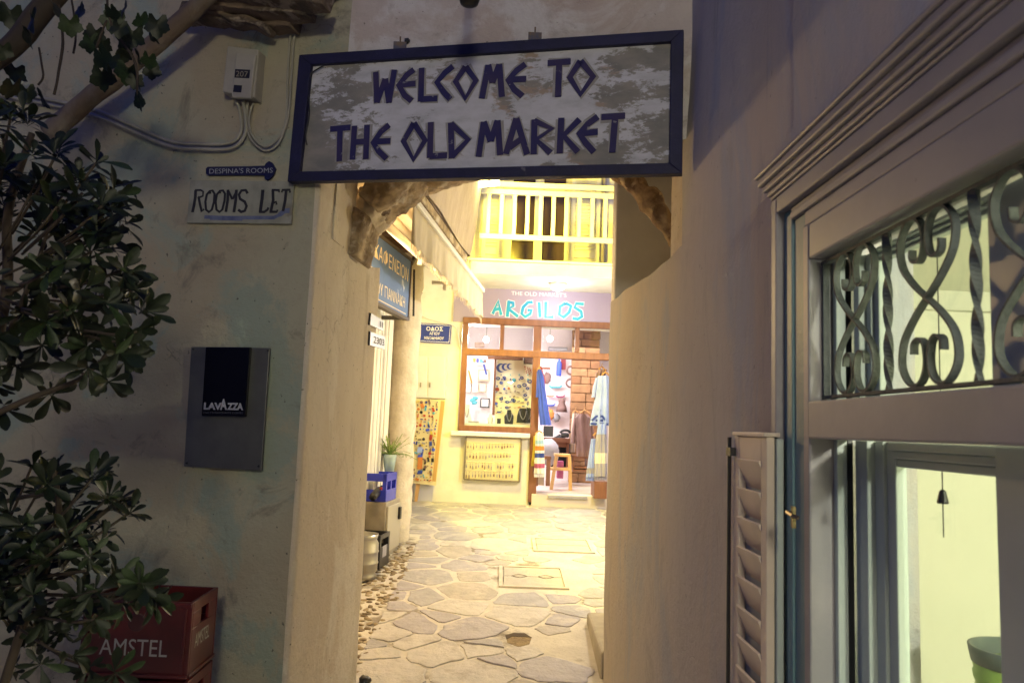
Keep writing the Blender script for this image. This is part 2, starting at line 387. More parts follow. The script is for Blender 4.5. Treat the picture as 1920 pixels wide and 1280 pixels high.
while tries < 20000 and len(seeds) < 290:
    tries += 1
    x = random.uniform(-3.2, 1.9); y = random.uniform(3.3, 10.78)
    if y < 8.7 and x < -.9: continue
    r_ = random.choice((.10, .15, .20, .25, .30)); 
    if all(math.hypot((x - a) * .75, (y - b) * 1.05) > (r_ + wts[(a, b)]) * (.95 if y > 6 else .82) for a, b in seeds): seeds.append((x, y)); wts[(x, y)] = r_
nst = 0
def gp(px, py):
    d = ray(px, py); t_ = 4.0
    for _ in range(40): p = CAM + d * t_; t_ += (p.z - gz(p.y)) / max(.05, -d.z) * .6
    return CAM + d * t_
_h = gp(975, 1196); HOLE = (_h.x, _h.y); print('hole', HOLE)
seeds = [q for q in seeds if math.hypot(q[0] - _h.x, q[1] - _h.y) > .2] + [HOLE]; wts[HOLE] = .13
for i, s in enumerate(seeds):
    poly = [(-3.3, 3.1), (2.0, 3.1), (2.0, 10.8), (-3.3, 10.8)]
    if s[1] < 8.7: poly = [(-.86, 3.1), (2.0, 3.1), (2.0, 10.8), (-.86, 10.8)]
    else: poly = [(-3.3, 8.7), (2.0, 8.7), (2.0, 10.8), (-3.3, 10.8)] if s[0] < -.86 else [(-3.3, 3.1), (2.0, 3.1), (2.0, 10.8), (-3.3, 10.8)]
    for q in seeds:
        dd = math.hypot(q[0] - s[0], q[1] - s[1])
        if q is not s and dd < 1.7:
            ux, uy = (q[0] - s[0]) / dd, (q[1] - s[1]) / dd; e = (dd * dd + wts[s] ** 2 * 1.3 - wts[q] ** 2 * 1.3) / (2 * dd)
            m_ = (s[0] + ux * e, s[1] + uy * e); poly = clip(poly, (m_[0] - ux, m_[1] - uy), (m_[0] + ux, m_[1] + uy))
        if len(poly) < 3: break
    if len(poly) < 3: continue
    if any(a - .08 < s[0] < b + .08 and c - .1 < s[1] < d + .1 for a, b, c, d in COVERS): continue
    for a, b, c, d in COVERS:                     # trim stones that run under a cover
        if any(a - .03 < p[0] < b + .03 and c - .03 < p[1] < d + .03 for p in poly):
            cx, cy = (a + b) / 2, (c + d) / 2
            if s[0] < a - .05: poly = clip(poly, (a - .03 - 1, 0), (a - .03 + 1, 0))
            elif s[0] > b + .05: poly = clip(poly, (b + .03 + 1, 0), (b + .03 - 1, 0))
            elif s[1] < c: poly = clip(poly, (0, c - .03 - 1), (0, c - .03 + 1))
            else: poly = clip(poly, (0, d + .03 + 1), (0, d + .03 - 1))
    if len(poly) < 3: continue
    if math.hypot(s[0] - HOLE[0], s[1] - HOLE[1]) < .2: continue      # the missing stone
    if s[0] > .42 and s[1] < 6.1 and s[0] > .42 + (s[1] - 4.7) * .12: continue   # smooth cement strip by the step
    poly = shrink(poly, random.uniform(.012, .030) if s[1] > 6 else random.uniform(.006, .020))
    if not poly or len(poly) < 3: continue
    # round and roughen the outline
    pts = []
    k = len(poly)
    for j in range(k):
        a, b, c = poly[j - 1], poly[j], poly[(j + 1) % k]
        for t in (.16, -.0, ):
            pass
        pa = (b[0] + (a[0] - b[0]) * .13, b[1] + (a[1] - b[1]) * .13); pc = (b[0] + (c[0] - b[0]) * .13, b[1] + (c[1] - b[1]) * .13)
        pb = ((pa[0] + pc[0]) / 4 + b[0] / 2, (pa[1] + pc[1]) / 4 + b[1] / 2)
        md = ((b[0] + c[0]) / 2, (b[1] + c[1]) / 2)
        for q in (pa, pb, pc, ((pc[0] + md[0]) / 2, (pc[1] + md[1]) / 2), md, ((md[0] * 3 + c[0]) / 4, (md[1] * 3 + c[1]) / 4)):
            v = noise.noise_vector(Vector((q[0] * 9, q[1] * 9, i))) * .022 + noise.noise_vector(Vector((q[0] * 30, q[1] * 30, i))) * .010; pts.append((q[0] + v.x, q[1] + v.y))
    cx = sum(p[0] for p in pts) / len(pts); cy = sum(p[1] for p in pts) / len(pts)
    hgt = random.uniform(-.001, .004) if s[1] > 6.2 else random.uniform(.001, .008); tx, ty = random.uniform(-.008, .008), random.uniform(-.008, .008)
    mb = MB(); kk = len(pts)
    def hz(p, e): return gz(p[1]) + e + (p[0] - cx) * tx + (p[1] - cy) * ty
    mb.v += [Vector((p[0], p[1], gz(p[1]) - .03)) for p in pts]
    mb.v += [Vector((p[0], p[1], hz(p, hgt - .003))) for p in pts]
    ins = [(cx + (p[0] - cx) * .95, cy + (p[1] - cy) * .95) for p in pts]
    mb.v += [Vector((p[0], p[1], hz(p, hgt))) for p in ins]
    area = sum(pts[j - 1][0] * pts[j][1] - pts[j][0] * pts[j - 1][1] for j in range(kk))
    for l in (0, 1):
        for j in range(kk):
            a = l * kk + j; b = l * kk + (j + 1) % kk; mb.f.append((a, b, b + kk, a + kk) if area > 0 else (a, a + kk, b + kk, b))
    top = tuple(range(2 * kk, 3 * kk)); mb.f.append(top if area > 0 else top[::-1])
    w = [.4, .3, .2, .1] if s[1] > 6.2 else [.12, .2, .22, .46]
    obj('flagstone', mb, random.choices(SM, w)[0], ground); nst += 1
# earth showing where a flagstone is broken away
soil = [gp(*cE(*p)) for p in ((1038, 975), (1085, 962), (1160, 966), (1200, 992), (1188, 1030), (1120, 1048), (1050, 1022))]
obj('broken_gap', MB().prism([p + Vector((0, 0, -.02)) for p in soil][::-1], (0, 0, .0175)), mat('gap_earth', (.30, .23, .13), (.20, .15, .09), 14, .95, .8, 40), ground)
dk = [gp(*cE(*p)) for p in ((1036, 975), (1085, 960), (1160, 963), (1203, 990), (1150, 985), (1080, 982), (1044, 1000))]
obj('broken_gap', MB().prism([p + Vector((0, 0, -.02)) for p in dk][::-1], (0, 0, .019)), mat('gap_painted_shadow', (.07, .05, .035), rough=.95), ground)  # dark sliver: shadow along the gap's upper edge, painted in
# pebble strip
PB = [mat('pebble_%s' % n_, a, b, 9, .8, .3, 40) for n_, a, b in (('tan', (.36, .29, .18), (.28, .22, .14)), ('brown', (.24, .18, .11), (.18, .14, .09)), ('pale', (.46, .40, .30), (.38, .33, .24)))]
pm = []
for k in range(9):
    b = MB().blob((0, 0, 0), 1, 1, .6, .25, 1.5, k, 9, 6); b.smooth = True
    me = mesh('pebble', b); me.materials.append(PB[k % 3]); pm.append(me)
pp = []
for t in range(8000):
    if len(pp) >= 295: break
    y = 4.85 + 3.5 * (random.random() ** .8); x = random.uniform(-1.3, -.82 + .04 * math.sin(y * 9))
    if all((x - a) ** 2 + ((y - b)) ** 2 > (.043) ** 2 for a, b in pp): pp.append((x, y))
for x, y in pp:
    o = bpy.data.objects.new('pebble', random.choice(pm)); COL.objects.link(o); o.parent = ground
    o.location = (x, y, gz(y) - .004); o.scale = (random.uniform(.026, .044), random.uniform(.018, .030), random.uniform(.012, .024)); o.rotation_euler = (random.uniform(-.3, .3), random.uniform(-.3, .3), random.uniform(0, 3))
single('black_doorstop', sm(MB().blob(fs(684, 1276, 4.66), .035, .04, .03, .2, 3, 2)), BLACK, 'small rounded black object at the foot of the left passage wall', 'doorstop')
# manhole covers
IRONC = mat('cover_concrete', (.50, .48, .43), (.44, .42, .38), 8, .8, .4, 40); IRONF = mat('cover_frame', (.62, .58, .50), (.54, .50, .43), 8, .8)
for i, (a, b, c, d) in enumerate(COVERS):
    t = thing('access_cover', ('rectangular access cover with a cream frame and a scrolled pull in the paving' if i == 0 else 'smaller plain access cover in the paving nearer the shop'), 'access cover', ((a + b) / 2, (c + d) / 2, gz((c + d) / 2)))
    def q(x, y, e): return (x, y, gz(y) + e)
    fr = MB()
    for (x0, x1, y0, y1) in ((a, b, c, c + .035), (a, b, d - .035, d), (a, a + .035, c + .035, d - .035), (b - .035, b, c + .035, d - .035)):
        fr.hexa([q(x0, y0, -.02), q(x1, y0, -.02), q(x1, y1, -.02), q(x0, y1, -.02)], [q(x0, y0, .012), q(x1, y0, .012), q(x1, y1, .012), q(x0, y1, .012)])
    obj('frame', fr, IRONF, t)
    lid = MB(); e = .045
    lid.hexa([q(a + e, c + e, -.02), q(b - e, c + e, -.02), q(b - e, d - e, -.02), q(a + e, d - e, -.02)], [q(a + e, c + e, .007), q(b - e, c + e, .007), q(b - e, d - e, .007), q(a + e, d - e, .007)])
    obj('lid', lid, IRONC, t)
    mx, my = (a + b) / 2, (c + d) / 2; cr = MB()
    cr.hexa([q(a + e, my - .003, 0), q(b - e, my - .003, 0), q(b - e, my + .003, 0), q(a + e, my + .003, 0)], [q(a + e, my - .003, .0085), q(b - e, my - .003, .0085), q(b - e, my + .003, .0085), q(a + e, my + .003, .0085)])
    if i == 0:
        for sx in (-1, 1):
            cr.tube([Vector(q(mx + sx * (.05 + .14 * u), my + .05 * math.sin(u * PI) * (1 if k else -1), .009)) for u in [j / 8 for j in range(9)] for k in (0,)], .0025, 5)
            cr.tube([Vector(q(mx + sx * (.05 + .14 * j / 8), my + .05 * math.sin(j / 8 * PI), .009)) for j in range(9)], .0025, 5)
    obj('ribbing', cr, mat('cover_dark', (.24, .21, .17), rough=.8), t)
# hole grit where the stone is missing is the ground itself; step by the right wall
structure('step', MB().prism([(fs(1118, 1200, 5.2).x, 4.97, 0), (1.3, 4.97, 0), (1.3, 6.02, 0), (fs(1101, 1149, 6.0).x, 6.02, 0)], (0, 0, .24)), mat('cement', (.42, .38, .30), (.34, .31, .25), 4, .9, .4, 18), bevel=.02)

# ================================================================ LEFT HOUSE + PASSAGE
house = thing('cream_house', 'old plastered house with the passage cut through it and signs on its front', 'building', (-2, 4.2, 0))
pier = [(-6, fay(-6)), (-.91, fay(-.91)), (-.79, 4.78), (-1.7, 4.86)]
m = MB(); sheet([pier[0], pier[1], (-.91 + .001, fay(-.91) + .001)], -.3, 2.95, mb=m, rad=.0) if False else None
wl = sheet([(-6, fay(-6)), (-.93, fay(-.93))], -.3, 2.95)
obj('wall', wl, PL_LEFT, house)
rv = sheet([(-.97, fay(-.97) + .004), (-.905, fay(-.905)), (-.845, 4.15)], -.3, 2.95, .010, rad=.035)
obj('passage_wall', rv, PL_REV, house)
rv2 = sheet([(-.8455, 4.148), (-.79, 4.78), (-1.7, 4.86)], -.3, 2.5, .010, rad=.05, zf=lambda p: 2.55 - .04 * math.sin((p.y - 4.1) * 5))
rv2.prism([(-.85, 4.1, 2.47), (-.80, 4.77, 2.47), (-1.6, 4.85, 2.47), (-1.6, 4.1, 2.47)], (0, 0, .05)); 
obj('passage_wall', rv2, PL_REV, house)
obj('upper_reveal', MB().prism([(-.85, 4.16, 2.5), (-1.5, 4.3, 2.5), (-1.5, 3.9, 2.5), (-.875, 3.8, 2.5)], (0, 0, .8)), PL_REV, house)
up = sheet([(-6, fay(-6)), (-.80, fay(-.80))], 2.95, 5.2); obj('upper_wall', up, PL_LEFT, house)
up2 = sheet([(-.80, fay(-.80) - .006), (.80, fay(.80) - .006)], 2.86, 5.2, .014); obj('plaster_patch', up2, PL_MID, house, label='pinkish newer plaster above the passage')
li = MB().prism([(-.95, 3.64, 2.87), (.8, 3.24, 2.87), (.8, 3.62, 2.87), (-.95, 4.02, 2.87)], (0, 0, 2.3)); obj('lintel', li, PL_REV, house)
back = MB().prism([(-1.6, 4.1, 3.22), (1.25, 3.7, 3.22), (1.3, 4.75, 3.22), (-1.6, 4.75, 3.22)], (0, 0, 1.6)); obj('passage_ceiling', back, DARKW, house)
# rough arch stones
def rock(name, px, py, y, rx, ry, rz, seed, m=STONE, amp=.28, par=None, tilt=0, label=None):
    c = fs(px, py, y); b = MB().blob((0, 0, 0), rx, ry, rz, amp, 2.4, seed, 30, 20); R = Matrix.Rotation(tilt, 3, 'Y')
    for v in b.v:
        d = v.normalized(); v += d * .025 * noise.noise(v * 16) + d * .02 * noise.noise(v * 38)
    b.v = [R @ v + c for v in b.v]; b.smooth = True
    return obj(name, b, m, par, label=label)
LUMP = mat('lumpy_mortar', (.50, .43, .32), (.42, .35, .25), 6, .95, .8, 15)
def rockseg(pxs, y, hw, hd, seed, m, amp=1.0):
    C_ = spline([fs(a, b_, y) for a, b_ in pxs], 10); N_ = len(C_); seg = 44; b = MB()
    for i_, c_ in enumerate(C_):
        t_ = (C_[min(i_ + 1, N_ - 1)] - C_[max(i_ - 1, 0)]).normalized(); nx = Vector((t_.z, 0, -t_.x)).normalized(); e = 1 - .35 * abs(2 * i_ / (N_ - 1) - 1) ** 3
        for k_ in range(seg):
            a = 2 * PI * k_ / seg; ca, sa = math.cos(a), math.sin(a); q_ = (abs(ca) ** 4 + abs(sa) ** 4) ** -.25
            v = c_ + nx * ca * q_ * hw * e + Vector((0, 1, 0)) * sa * q_ * hd; d = (v - c_).normalized()
            b.v.append(v + d * amp * (.030 * noise.noise(v * 5 + Vector((seed, 0, 0))) + .024 * noise.noise(v * 13) + .020 * noise.noise(v * 29) + .012 * noise.noise(v * 55)))
    for i_ in range(N_ - 1):
        for k_ in range(seg): a = i_ * seg + k_; c = i_ * seg + (k_ + 1) % seg; b.f.append((a, c, c + seg, a + seg))
    b.f.append(tuple(range(seg))[::-1]); b.f.append(tuple((N_ - 1) * seg + k_ for k_ in range(seg))); b.smooth = True
    return obj('arch_stone', b, m, house)
rockseg([(668, 498), (666, 470), (674, 440), (688, 415)], 4.36, .075, .25, 1, STONE, 1.1)
rockseg([(682, 425), (694, 402), (712, 385)], 4.42, .082, .22, 5, LUMP, .8)
rockseg([(700, 398), (722, 372), (750, 350), (792, 326)], 4.38, .088, .26, 9, STONE, 1.2)
rockseg([(785, 330), (860, 300), (960, 290)], 4.4, .09, .26, 14, STONE, 1.2)
# timber brace on the right of the arch
pts = [fs(1150, 318, 3.95), fs(1190, 348, 3.92), fs(1222, 380, 3.88), fs(1248, 415, 3.84), fs(1270, 462, 3.80)]
b = MB().tube(spline(pts, 8), .055, 16, rr=None)
pv = []
ctr = spline(pts, 8)
for i, v in enumerate(b.v):
    c = ctr[i // 16] if i // 16 < len(ctr) else ctr[-1]; k = i // 16 / len(ctr); d = (v - c)
    s = (.62 + .5 * math.sin(min(1, k * 1.15) * PI)) * (1 + .55 * noise.noise(v * 9) + .25 * noise.noise(v * 26)); pv.append(c + d * s)
b.v = pv; b.smooth = True
obj('timber_brace', b, mat('gnarled_wood', (.50, .36, .20), (.18, .11, .06), 9, .95, 1, 22, c3_=(.66, .52, .32), scale3=11, contrast3=(.55, .65)), house)

# ================================================================ RIGHT HOUSE
rh = thing('corner_house', 'right hand house with a lit grilled window and its plaster wall lining the passage', 'building', (1.2, 2, 0))
RX = .76
FX = fs(1128, 1150, 4.93).x; print('FX', FX)
r = sheet([(RX, 2.0), (RX, 3.0), (FX, 4.93), (1.5, 4.99)][::1], -.3, 2.44, .016, rad=.08, zf=lambda p: 2.405 + .012 * math.sin(p.y * 3.1) + .008 * noise.noise(p * 4))
for i, v in enumerate(r.v): pass
# sheet normals point to +x for this direction: mirror the displacement by flipping faces only
r.f = [f[::-1] for f in r.f]
obj('passage_wall', r, PL_RIGHT, rh)
r2 = sheet([(RX, 2.0), (RX, 3.27)], 2.38, 5.2, .016); r2.f = [f[::-1] for f in r2.f]; obj('wall', r2, PL_RIGHT, rh)
r3 = sheet([(RX, -3), (RX, 2.02)], -.3, .82, .012); r3.f = [f[::-1] for f in r3.f]; obj('wall', r3, PL_RIGHT, rh)
r4 = sheet([(RX, -3), (RX, 2.02)], 2.26, 5.2, .008); r4.f = [f[::-1] for f in r4.f]; obj('wall', r4, PL_RIGHT, rh)
r5 = sheet([(RX, -3), (RX, .42)], .8, 2.3, .008); r5.f = [f[::-1] for f in r5.f]; obj('wall', r5, PL_RIGHT, rh)
core = MB()
core.box((.80, 1.90, -.3), (1.02, 4.80, 2.37)).box((.80, -3, -.3), (1.02, 1.9, .80)).box((.80, -3, 2.10), (1.02, 1.9, 5.1)).box((.80, -3, .8), (1.02, .45, 2.10)).box((.80, 1.9, 2.37), (1.1, 3.24, 5.1))
core.prism([(.782, 3.1, 2.32), (1.5, 3.1, 2.32), (1.5, 4.92, 2.32), (FX + .03, 4.92, 2.32)], (0, 0, .065))
obj('masonry', core, PL_RIGHT, rh)
nb = MB().box((1.13, 3.4, 2.38), (1.3, 4.76, 4.5)); obj('niche_wall', nb, PL_SHOP, rh)
fp = MB().box((FX + .01, 4.78, 2.36), (1.6, 4.92, 5.1)); obj('niche_wall', fp, PL_SHOP, rh, bevel=.015)
fe = MB().box((.775, 3.2, 2.36), (1.1, 3.62, 3.2)); obj('niche_wall', fe, PL_REV, rh, bevel=.01)
room = MB()
room.box((1.02, 4.4, .0), (8, 4.5, 2.5)).box((1.02, -5.1, 0), (8, -5, 2.5)).box((8, -5, 0), (8.1, 4.5, 2.5)).box((1.0, -5, -.05), (8.1, 4.5, .02)).box((1.02, -5.1, 2.47), (8.1, 4.5, 2.55))
room.box((1.021, -5, .0), (1.03, .4, 2.47)).box((1.021, 1.92, 0), (1.03, 4.4, 2.47)).box((1.021, .4, 0), (1.03, 1.92, .79)).box((1.021, .4, 2.12), (1.03, 1.92, 2.47))
obj('room', room, PL_IN, rh)
cv = MB().box((1.031, 4.33, 2.36), (8, 4.4, 2.47)); obj('cornice', cv, mat('ceiling_cove', (.62, .62, .55), rough=.8), rh)
# window -------------------------------------------------------------
H = 1.6
wf = thing('house_window_tmp', 'x', 'x', (0, 0, 0)); bpy.data.objects.remove(wf)
def rb(a, b, m=TEAL, name='window_frame', par=None, bev=.004): return obj(name, MB().box(a, b), m, par or rh, bevel=bev)
Y0, YE = .5, 1.867
frame = MB()
def fb(y0, y1, z0, z1, x0, x1=.80): frame.box((x0, y0, z0 + H), (x1, y1, z1 + H))
fb(2.06, 2.10, -.85, .655, .730); fb(YE, 1.905, -.85, .53, .742, .83)
fb(Y0, 2.059, .61, .655, .730); fb(Y0, 2.0, .592, .609, .748); fb(Y0, 1.98, .57, .591, .738); fb(Y0, 1.90, .53, .569, .745); fb(Y0, YE - .002, .44, .529, .742, .83)
fb(Y0, YE - .002, .0, .089, .738, .83); fb(Y0, 2.10, -.86, -.78, .70, .9)
wo = obj('window_frame', frame, TEAL, rh, bevel=.005)
tg_ = MB().box((.752, 2.02, .76), (.80, 2.059, H + .609)).box((.744, 1.98, .76), (.80, 2.02, H + .59)).box((.750, 1.906, .76), (.80, 1.98, H + .569)); obj('shaded_moulding', tg_, TEALG, rh, bevel=.004)  # groove strips whose teal colour stands in for shade
co = MB()
for (x0, z0, z1, yy) in ((.728, .657, .668, 2.105), (.722, .668, .684, 2.115), (.714, .684, .704, 2.125), (.704, .704, .728, 2.14), (.698, .728, .742, 2.15)):
    co.box((x0, Y0, z0 + H), (.79, yy, z1 + H - .0005))
obj('cornice', co, TEAL, rh, bevel=.007)
# inner aluminium sashes
inn = MB()
def ib(y0, y1, z0, z1, x0, x1): inn.box((x0, y0, z0 + H), (x1, y1, z1 + H))
for z0, z1, ye, e in ((-.78, -.0, 1.69, .018), (.089, .44, 1.755, .008)):
    ib(1.846, 1.866, z0, z1, .80, .825)
    w = (1.845 - ye) / 4
    for k, x0 in enumerate((.842, .834, .852, .86)): ib(1.845 - w * (k + 1), 1.845 - w * k, z0, z1, x0, .885)
    for (a, b_, x0) in ((1.20, 1.315, .838), (1.315, 1.33, .862), (1.14, 1.20, .85)): ib(a, b_, z0, z1, x0, .885)
    ib(.5, .62, z0, z1, .84, .885)
    for k, x0 in enumerate((.84, .852, .862)): ib(.62, ye, z1 - e * (k + 1), z1 - e * k - .0005, x0, .884)
    if e > .01: ib(.62, 1.845, z0, z0 + .05, .85, .8835)
obj('inner_frame', inn, TEALIN, rh, bevel=.003)
obj('gasket', MB().box((.826, 1.8465, .8), (.838, 1.8655, 2.04)), BLACK, rh)
obj('pane', MB().box((.872, 1.2, .84), (.876, 1.70, 1.56)), GLASS, rh)
obj('pane', MB().box((.872, .6, .84), (.876, 1.15, 1.56)), GLASS, rh)
obj('pane', MB().box((.872, 1.2, 1.70), (.876, 1.76, 2.02)), GLASS, rh)
obj('pane', MB().box((.872, .6, 1.70), (.876, 1.15, 2.02)), GLASS, rh)
# scroll grille
gr = obj('window_grille', MB().box((.772, Y0, H + .096), (.788, YE - .002, H + .104)).box((.772, Y0, H + .425), (.788, YE - .002, H + .433)).box((.772, 1.852, H + .10), (.788, 1.860, H + .43)), IRON, rh, bevel=.001)
half = [(.050, .062), (.047, .083), (.026, .090), (.010, .074), (.007, .035), (.028, .006), (.064, .006), (.093, .040), (.086, .088), (.046, .130), (0, .163)]
full = half + [(-x, .326 - z) for x, z in half[-2::-1]]
for yc in (1.70, 1.405, 1.11, .815):
    for sgn in (1, -1):
        P = [Vector((.780 + sgn * .0, yc - sgn * x, H + .104 + z)) for x, z in full]
        obj('scroll', MB().strap(spline(P, 5), (1, 0, 0), .0048, .015 if sgn > 0 else .0145), IRON, gr)
for yc in (1.553, 1.257, .962, .667):
    obj('twisted_bar', MB().strap([Vector((.780, yc, H + .10 + .33 * j / 40)) for j in range(41)], (1, 0, 0), .017, .010, twist=PI * 3), IRON, gr)
# hanging pull
obj('pull_cord', MB().tube([(.865, 1.52, 1.995), (.865, 1.52, 1.42)], .0012, 5), BLACK, rh)
tp = onplane(1767, 932, (.865, 0, 0), (-1, 0, 0))
obj('cord_tassel', MB().lathe((.865, 1.52, tp.z - .012), [(.010, 0), (.011, .003), (.006, .024), (.003, .027)], 12), BLACK, rh)
# shutter
SHUT = mat('shutter_lamplit_paint', (.70, .59, .47), (.60, .51, .41), 3, .5)  # frame paint made paler and warmer, orange lamplight put into the colour
sh = obj('shutter', MB().box((.700, 2.045, .82), (.722, 2.09, H)).box((.700, 2.285, .82), (.722, 2.33, H)).box((.7005, 2.09, 1.53), (.7215, 2.285, H - .001)).box((.7005, 2.09, .82), (.7215, 2.285, .90)).box((.69, 2.04, H + .0005), (.735, 2.32, H + .012)), SHUT, rh, bevel=.003)
for k in range(8):
    z = 1.495 - k * .083
    obj('louvre', MB().obox((.712, 2.187, z), (0, .0968, 0), (.016, 0, -.040), (.0035, 0, .0014)), SHUT, sh, bevel=.001)
obj('shutter_leaf', MB().box((.724, 2.035, .82), (.742, 2.33, H - .004)), TEALIN, rh, bevel=.003)
obj('shutter_rod', MB().tube([(.690, 2.345, H - .005), (.690, 2.345, .82)], .006, 6).box((.682, 2.31, H - .06), (.698, 2.352, H - .035)), BLACK, rh)
hk = onplane(1488, 965, (.70, 0, 0), (-1, 0, 0))
hm = MB().tube([(.706, hk.y + .03, hk.z), (.69, hk.y + .015, hk.z + .005), (.69, hk.y - .02, hk.z), (.70, hk.y - .03, hk.z - .004)], .005, 6).box((.695, hk.y - .008, hk.z - .03), (.703, hk.y + .004, hk.z + .02)); obj('shutter_hook', hm, mat('brass_dark', (.18, .14, .08), rough=.4, metal=.7), rh)
# planter inside
vc = Vector((1.135, 1.70, 0)); top = 1.6 - .43
pl = thing('green_planter', 'tall ribbed green planter with a grey rim inside the lit window', 'planter', (vc.x, vc.y, .80))
prof = [(.062, .80)] + [(p, z) for k in range(10) for p, z in ((.064 + k * .0035, .82 + k * .031), (.066 + k * .0035, .835 + k * .031), (.0625 + k * .0035, .838 + k * .031))] + [(.099, 1.136)]
obj('pot', sm(MB().lathe((vc.x, vc.y, 0), prof, 28)), mat('green_glaze', (.32, .50, .10), (.28, .44, .09), 3, .4), pl)
obj('rim', sm(MB().lathe((vc.x, vc.y, 0), [(.100, 1.135), (.104, 1.155), (.106, 1.17), (.098, 1.17), (.094, 1.12)], 28)), mat('dark_rim', (.10, .13, .12), rough=.4), pl)
single('window_table', MB().box((1.032, 1.2, .76), (1.5, 1.91, .799)), WHITE, 'white shelf inside the lit window under the green planter', 'shelf', bevel=.004)

# ================================================================ FAR: SHOP BUILDING
sb = thing('shop_building', 'pale building with a balcony above the souvenir shop at the end of the lane', 'building', (0, 11, .5))
YS = 10.8
SX0 = cB(88, 30); 
def P(c, y=YS): return fs(*c, y)
xl = P(cB(80, 400)).x; xm = P(cB(578, 500)).x; xr = P(cB(1090, 400)).x
zt = P(cB(600, 45)).z; zb = P(cB(300, 735)).z; zf = P(cB(800, 1160)).z
wall = MB()
wall.box((-4, YS, 0), (xl, 11.0, 6.5)).box((xl, YS, 0), (xm - .03, 11.0, zb - .06)).box((xl, YS, zt + .0), (xr, 11.0, 3.55)).box((xr, YS, 0), (3.2, 11.0, 3.55))
DX0 = P(cA(400, 300)).x; DX1 = P(cA(850, 300)).x
wall.box((xl, YS, 3.55), (DX0, 11.0, 6.5)).box((DX1, YS, 3.55), (3.2, 11.0, 6.5)).box((DX0, YS, 5.6), (DX1, 11.0, 6.5))
obj('wall', wall, PL_SHOP, sb)
inside = MB().box((-1.25, 10.98, zf - .06), (2.3, 14.3, zf)); obj('shop_floor', inside, mat('shop_floor', (.55, .47, .42), (.48, .41, .37), 3, .4), sb)
inside = MB().box((-1.3, 14.2, zf), (2.3, 14.3, 3.5)).box((-1.3, 11.0, zf), (-1.2, 14.2, 3.5)).box((2.2, 11.0, zf), (2.3, 14.2, 3.5)).box((-1.3, 11.0, 3.42), (2.3, 14.3, 3.5)); obj('shop_room', inside, mat('shop_walls', (.80, .74, .75), rough=.8), sb)
obj('threshold', MB().box((xm, 10.72, zf - .35), (xr, 10.985, zf - .005)), mat('threshold_stone', (.66, .60, .52), rough=.6), sb, bevel=.01)
# balcony
zs = 3.53
bx0 = fs(*cA(160, 620), 9.75).x; BY = 9.72
sl = MB().box((bx0, BY, zs), (3.2, 10.79, zs + .17)).box((bx0 - .03, BY - .03, zs + .171), (3.2, 10.79, zs + .20)); obj('balcony_slab', sl, PL_SHOP, sb, bevel=.01)
rl = []
for a, b_ in ((85, 118), (138, 172), (455, 490)):
    z0 = fs(*cA(640, b_), BY).z; z1 = fs(*cA(640, a), BY).z
    rl.append((z0, z1)); obj('railing_rail', MB().box((bx0 + .1, BY + .01, z0), (3.2, BY + .05, z1)), WHITE, sb, bevel=.004)
z_lo = rl[2][1]; z_hi = rl[1][0]
dx = P(cA(380, 300), ).x
b0 = fs(*cA(285, 300), BY).x; b1 = fs(*cA(1020, 330), BY).x; st = (b1 - b0) / 8
for k in range(-1, 14):
    x = b0 + k * st
    if x > bx0 + .12: obj('baluster', MB().box((x - .025, BY + .015, z_lo + .001), (x + .025, BY + .045, z_hi - .001)), WHITE, sb, bevel=.004)
# balcony doors
def quadx(cx0, cx1, y): return P(cA(cx0, 300), y).x, P(cA(cx1, 300), y).x
zd0 = 3.74
DGL = mat('dark_pane', (.07, .045, .03), rough=.15)
a, b_ = quadx(400, 850, YS)
obj('door_recess', MB().box((a, 10.94, zd0), (b_, 10.99, 5.6)), DGL, sb)
fr = MB()
for c0, c1_ in ((400, 455), (612, 672), (830, 852)):
    a, b_ = quadx(c0, c1_, 10.85); fr.box((a, 10.85, zd0), (b_, 10.93, 5.6))
a, b_ = quadx(455, 830, 10.86)
for zc in (P(cA(640, 475)).z, P(cA(640, 115)).z + .0): fr.box((a, 10.86, zc - .03), (b_, 10.92, zc + .03))
fr.box((a, 10.86, zd0), (b_, 10.92, zd0 + .05))
obj('balcony_door_frame', fr, WHITE, sb, bevel=.004)
for k, (c0, c1_) in enumerate(((245, 385), (868, 1075))):
    a, b_ = quadx(c0, c1_, 10.76); s_ = obj('balcony_shutter', MB().box((a, 10.75, zd0), (a + .06, 10.785, 5.55)).box((b_ - .06, 10.75, zd0), (b_, 10.785, 5.55)).box((a + .06, 10.775, zd0), (b_ - .06, 10.784, 5.55)).box((a + .06, 10.751, 4.02), (b_ - .06, 10.784, 4.1)), WHITE, sb, bevel=.002)
    for j in range(34):
        z = zd0 + .05 + j * .052
        if 3.99 < z < 4.12: continue
        obj('slat', MB().obox(((a + b_) / 2, 10.763, z), ((b_ - a) / 2 - .061, 0, 0), (0, .010, .016), (0, .003, -.002)), WHITE, s_)
a, b_ = quadx(1085, 1112, 10.76); obj('drain_pipe', sm(MB().tube([((a + b_) / 2, 10.74, 3.74), ((a + b_) / 2, 10.74, 6.2)], .03, 10)), mat('pipe_grey', (.30, .27, .33), rough=.5), sb)
# under-balcony light
lc = fs(1028, 522, 10.15)
t = thing('ceiling_light', 'round white lit ceiling light under the balcony over the shop sign', 'ceiling light', (.68, 10.15, 3.53))
obj('bulkhead', sm(MB().lathe((.68, 10.15, 3.53), [(.10, 0), (.115, -.02), (.11, -.05)][::-1], 24)), WHITE, t)
obj('diffuser', sm(MB().lathe((.68, 10.15, 3.48), [(.02, -.055), (.06, -.045), (.09, -.02), (.098, 0)], 24)), mat('lit_diffuser', (1, 1, 1), emit=(.95, .95, 1), estr=14), t)
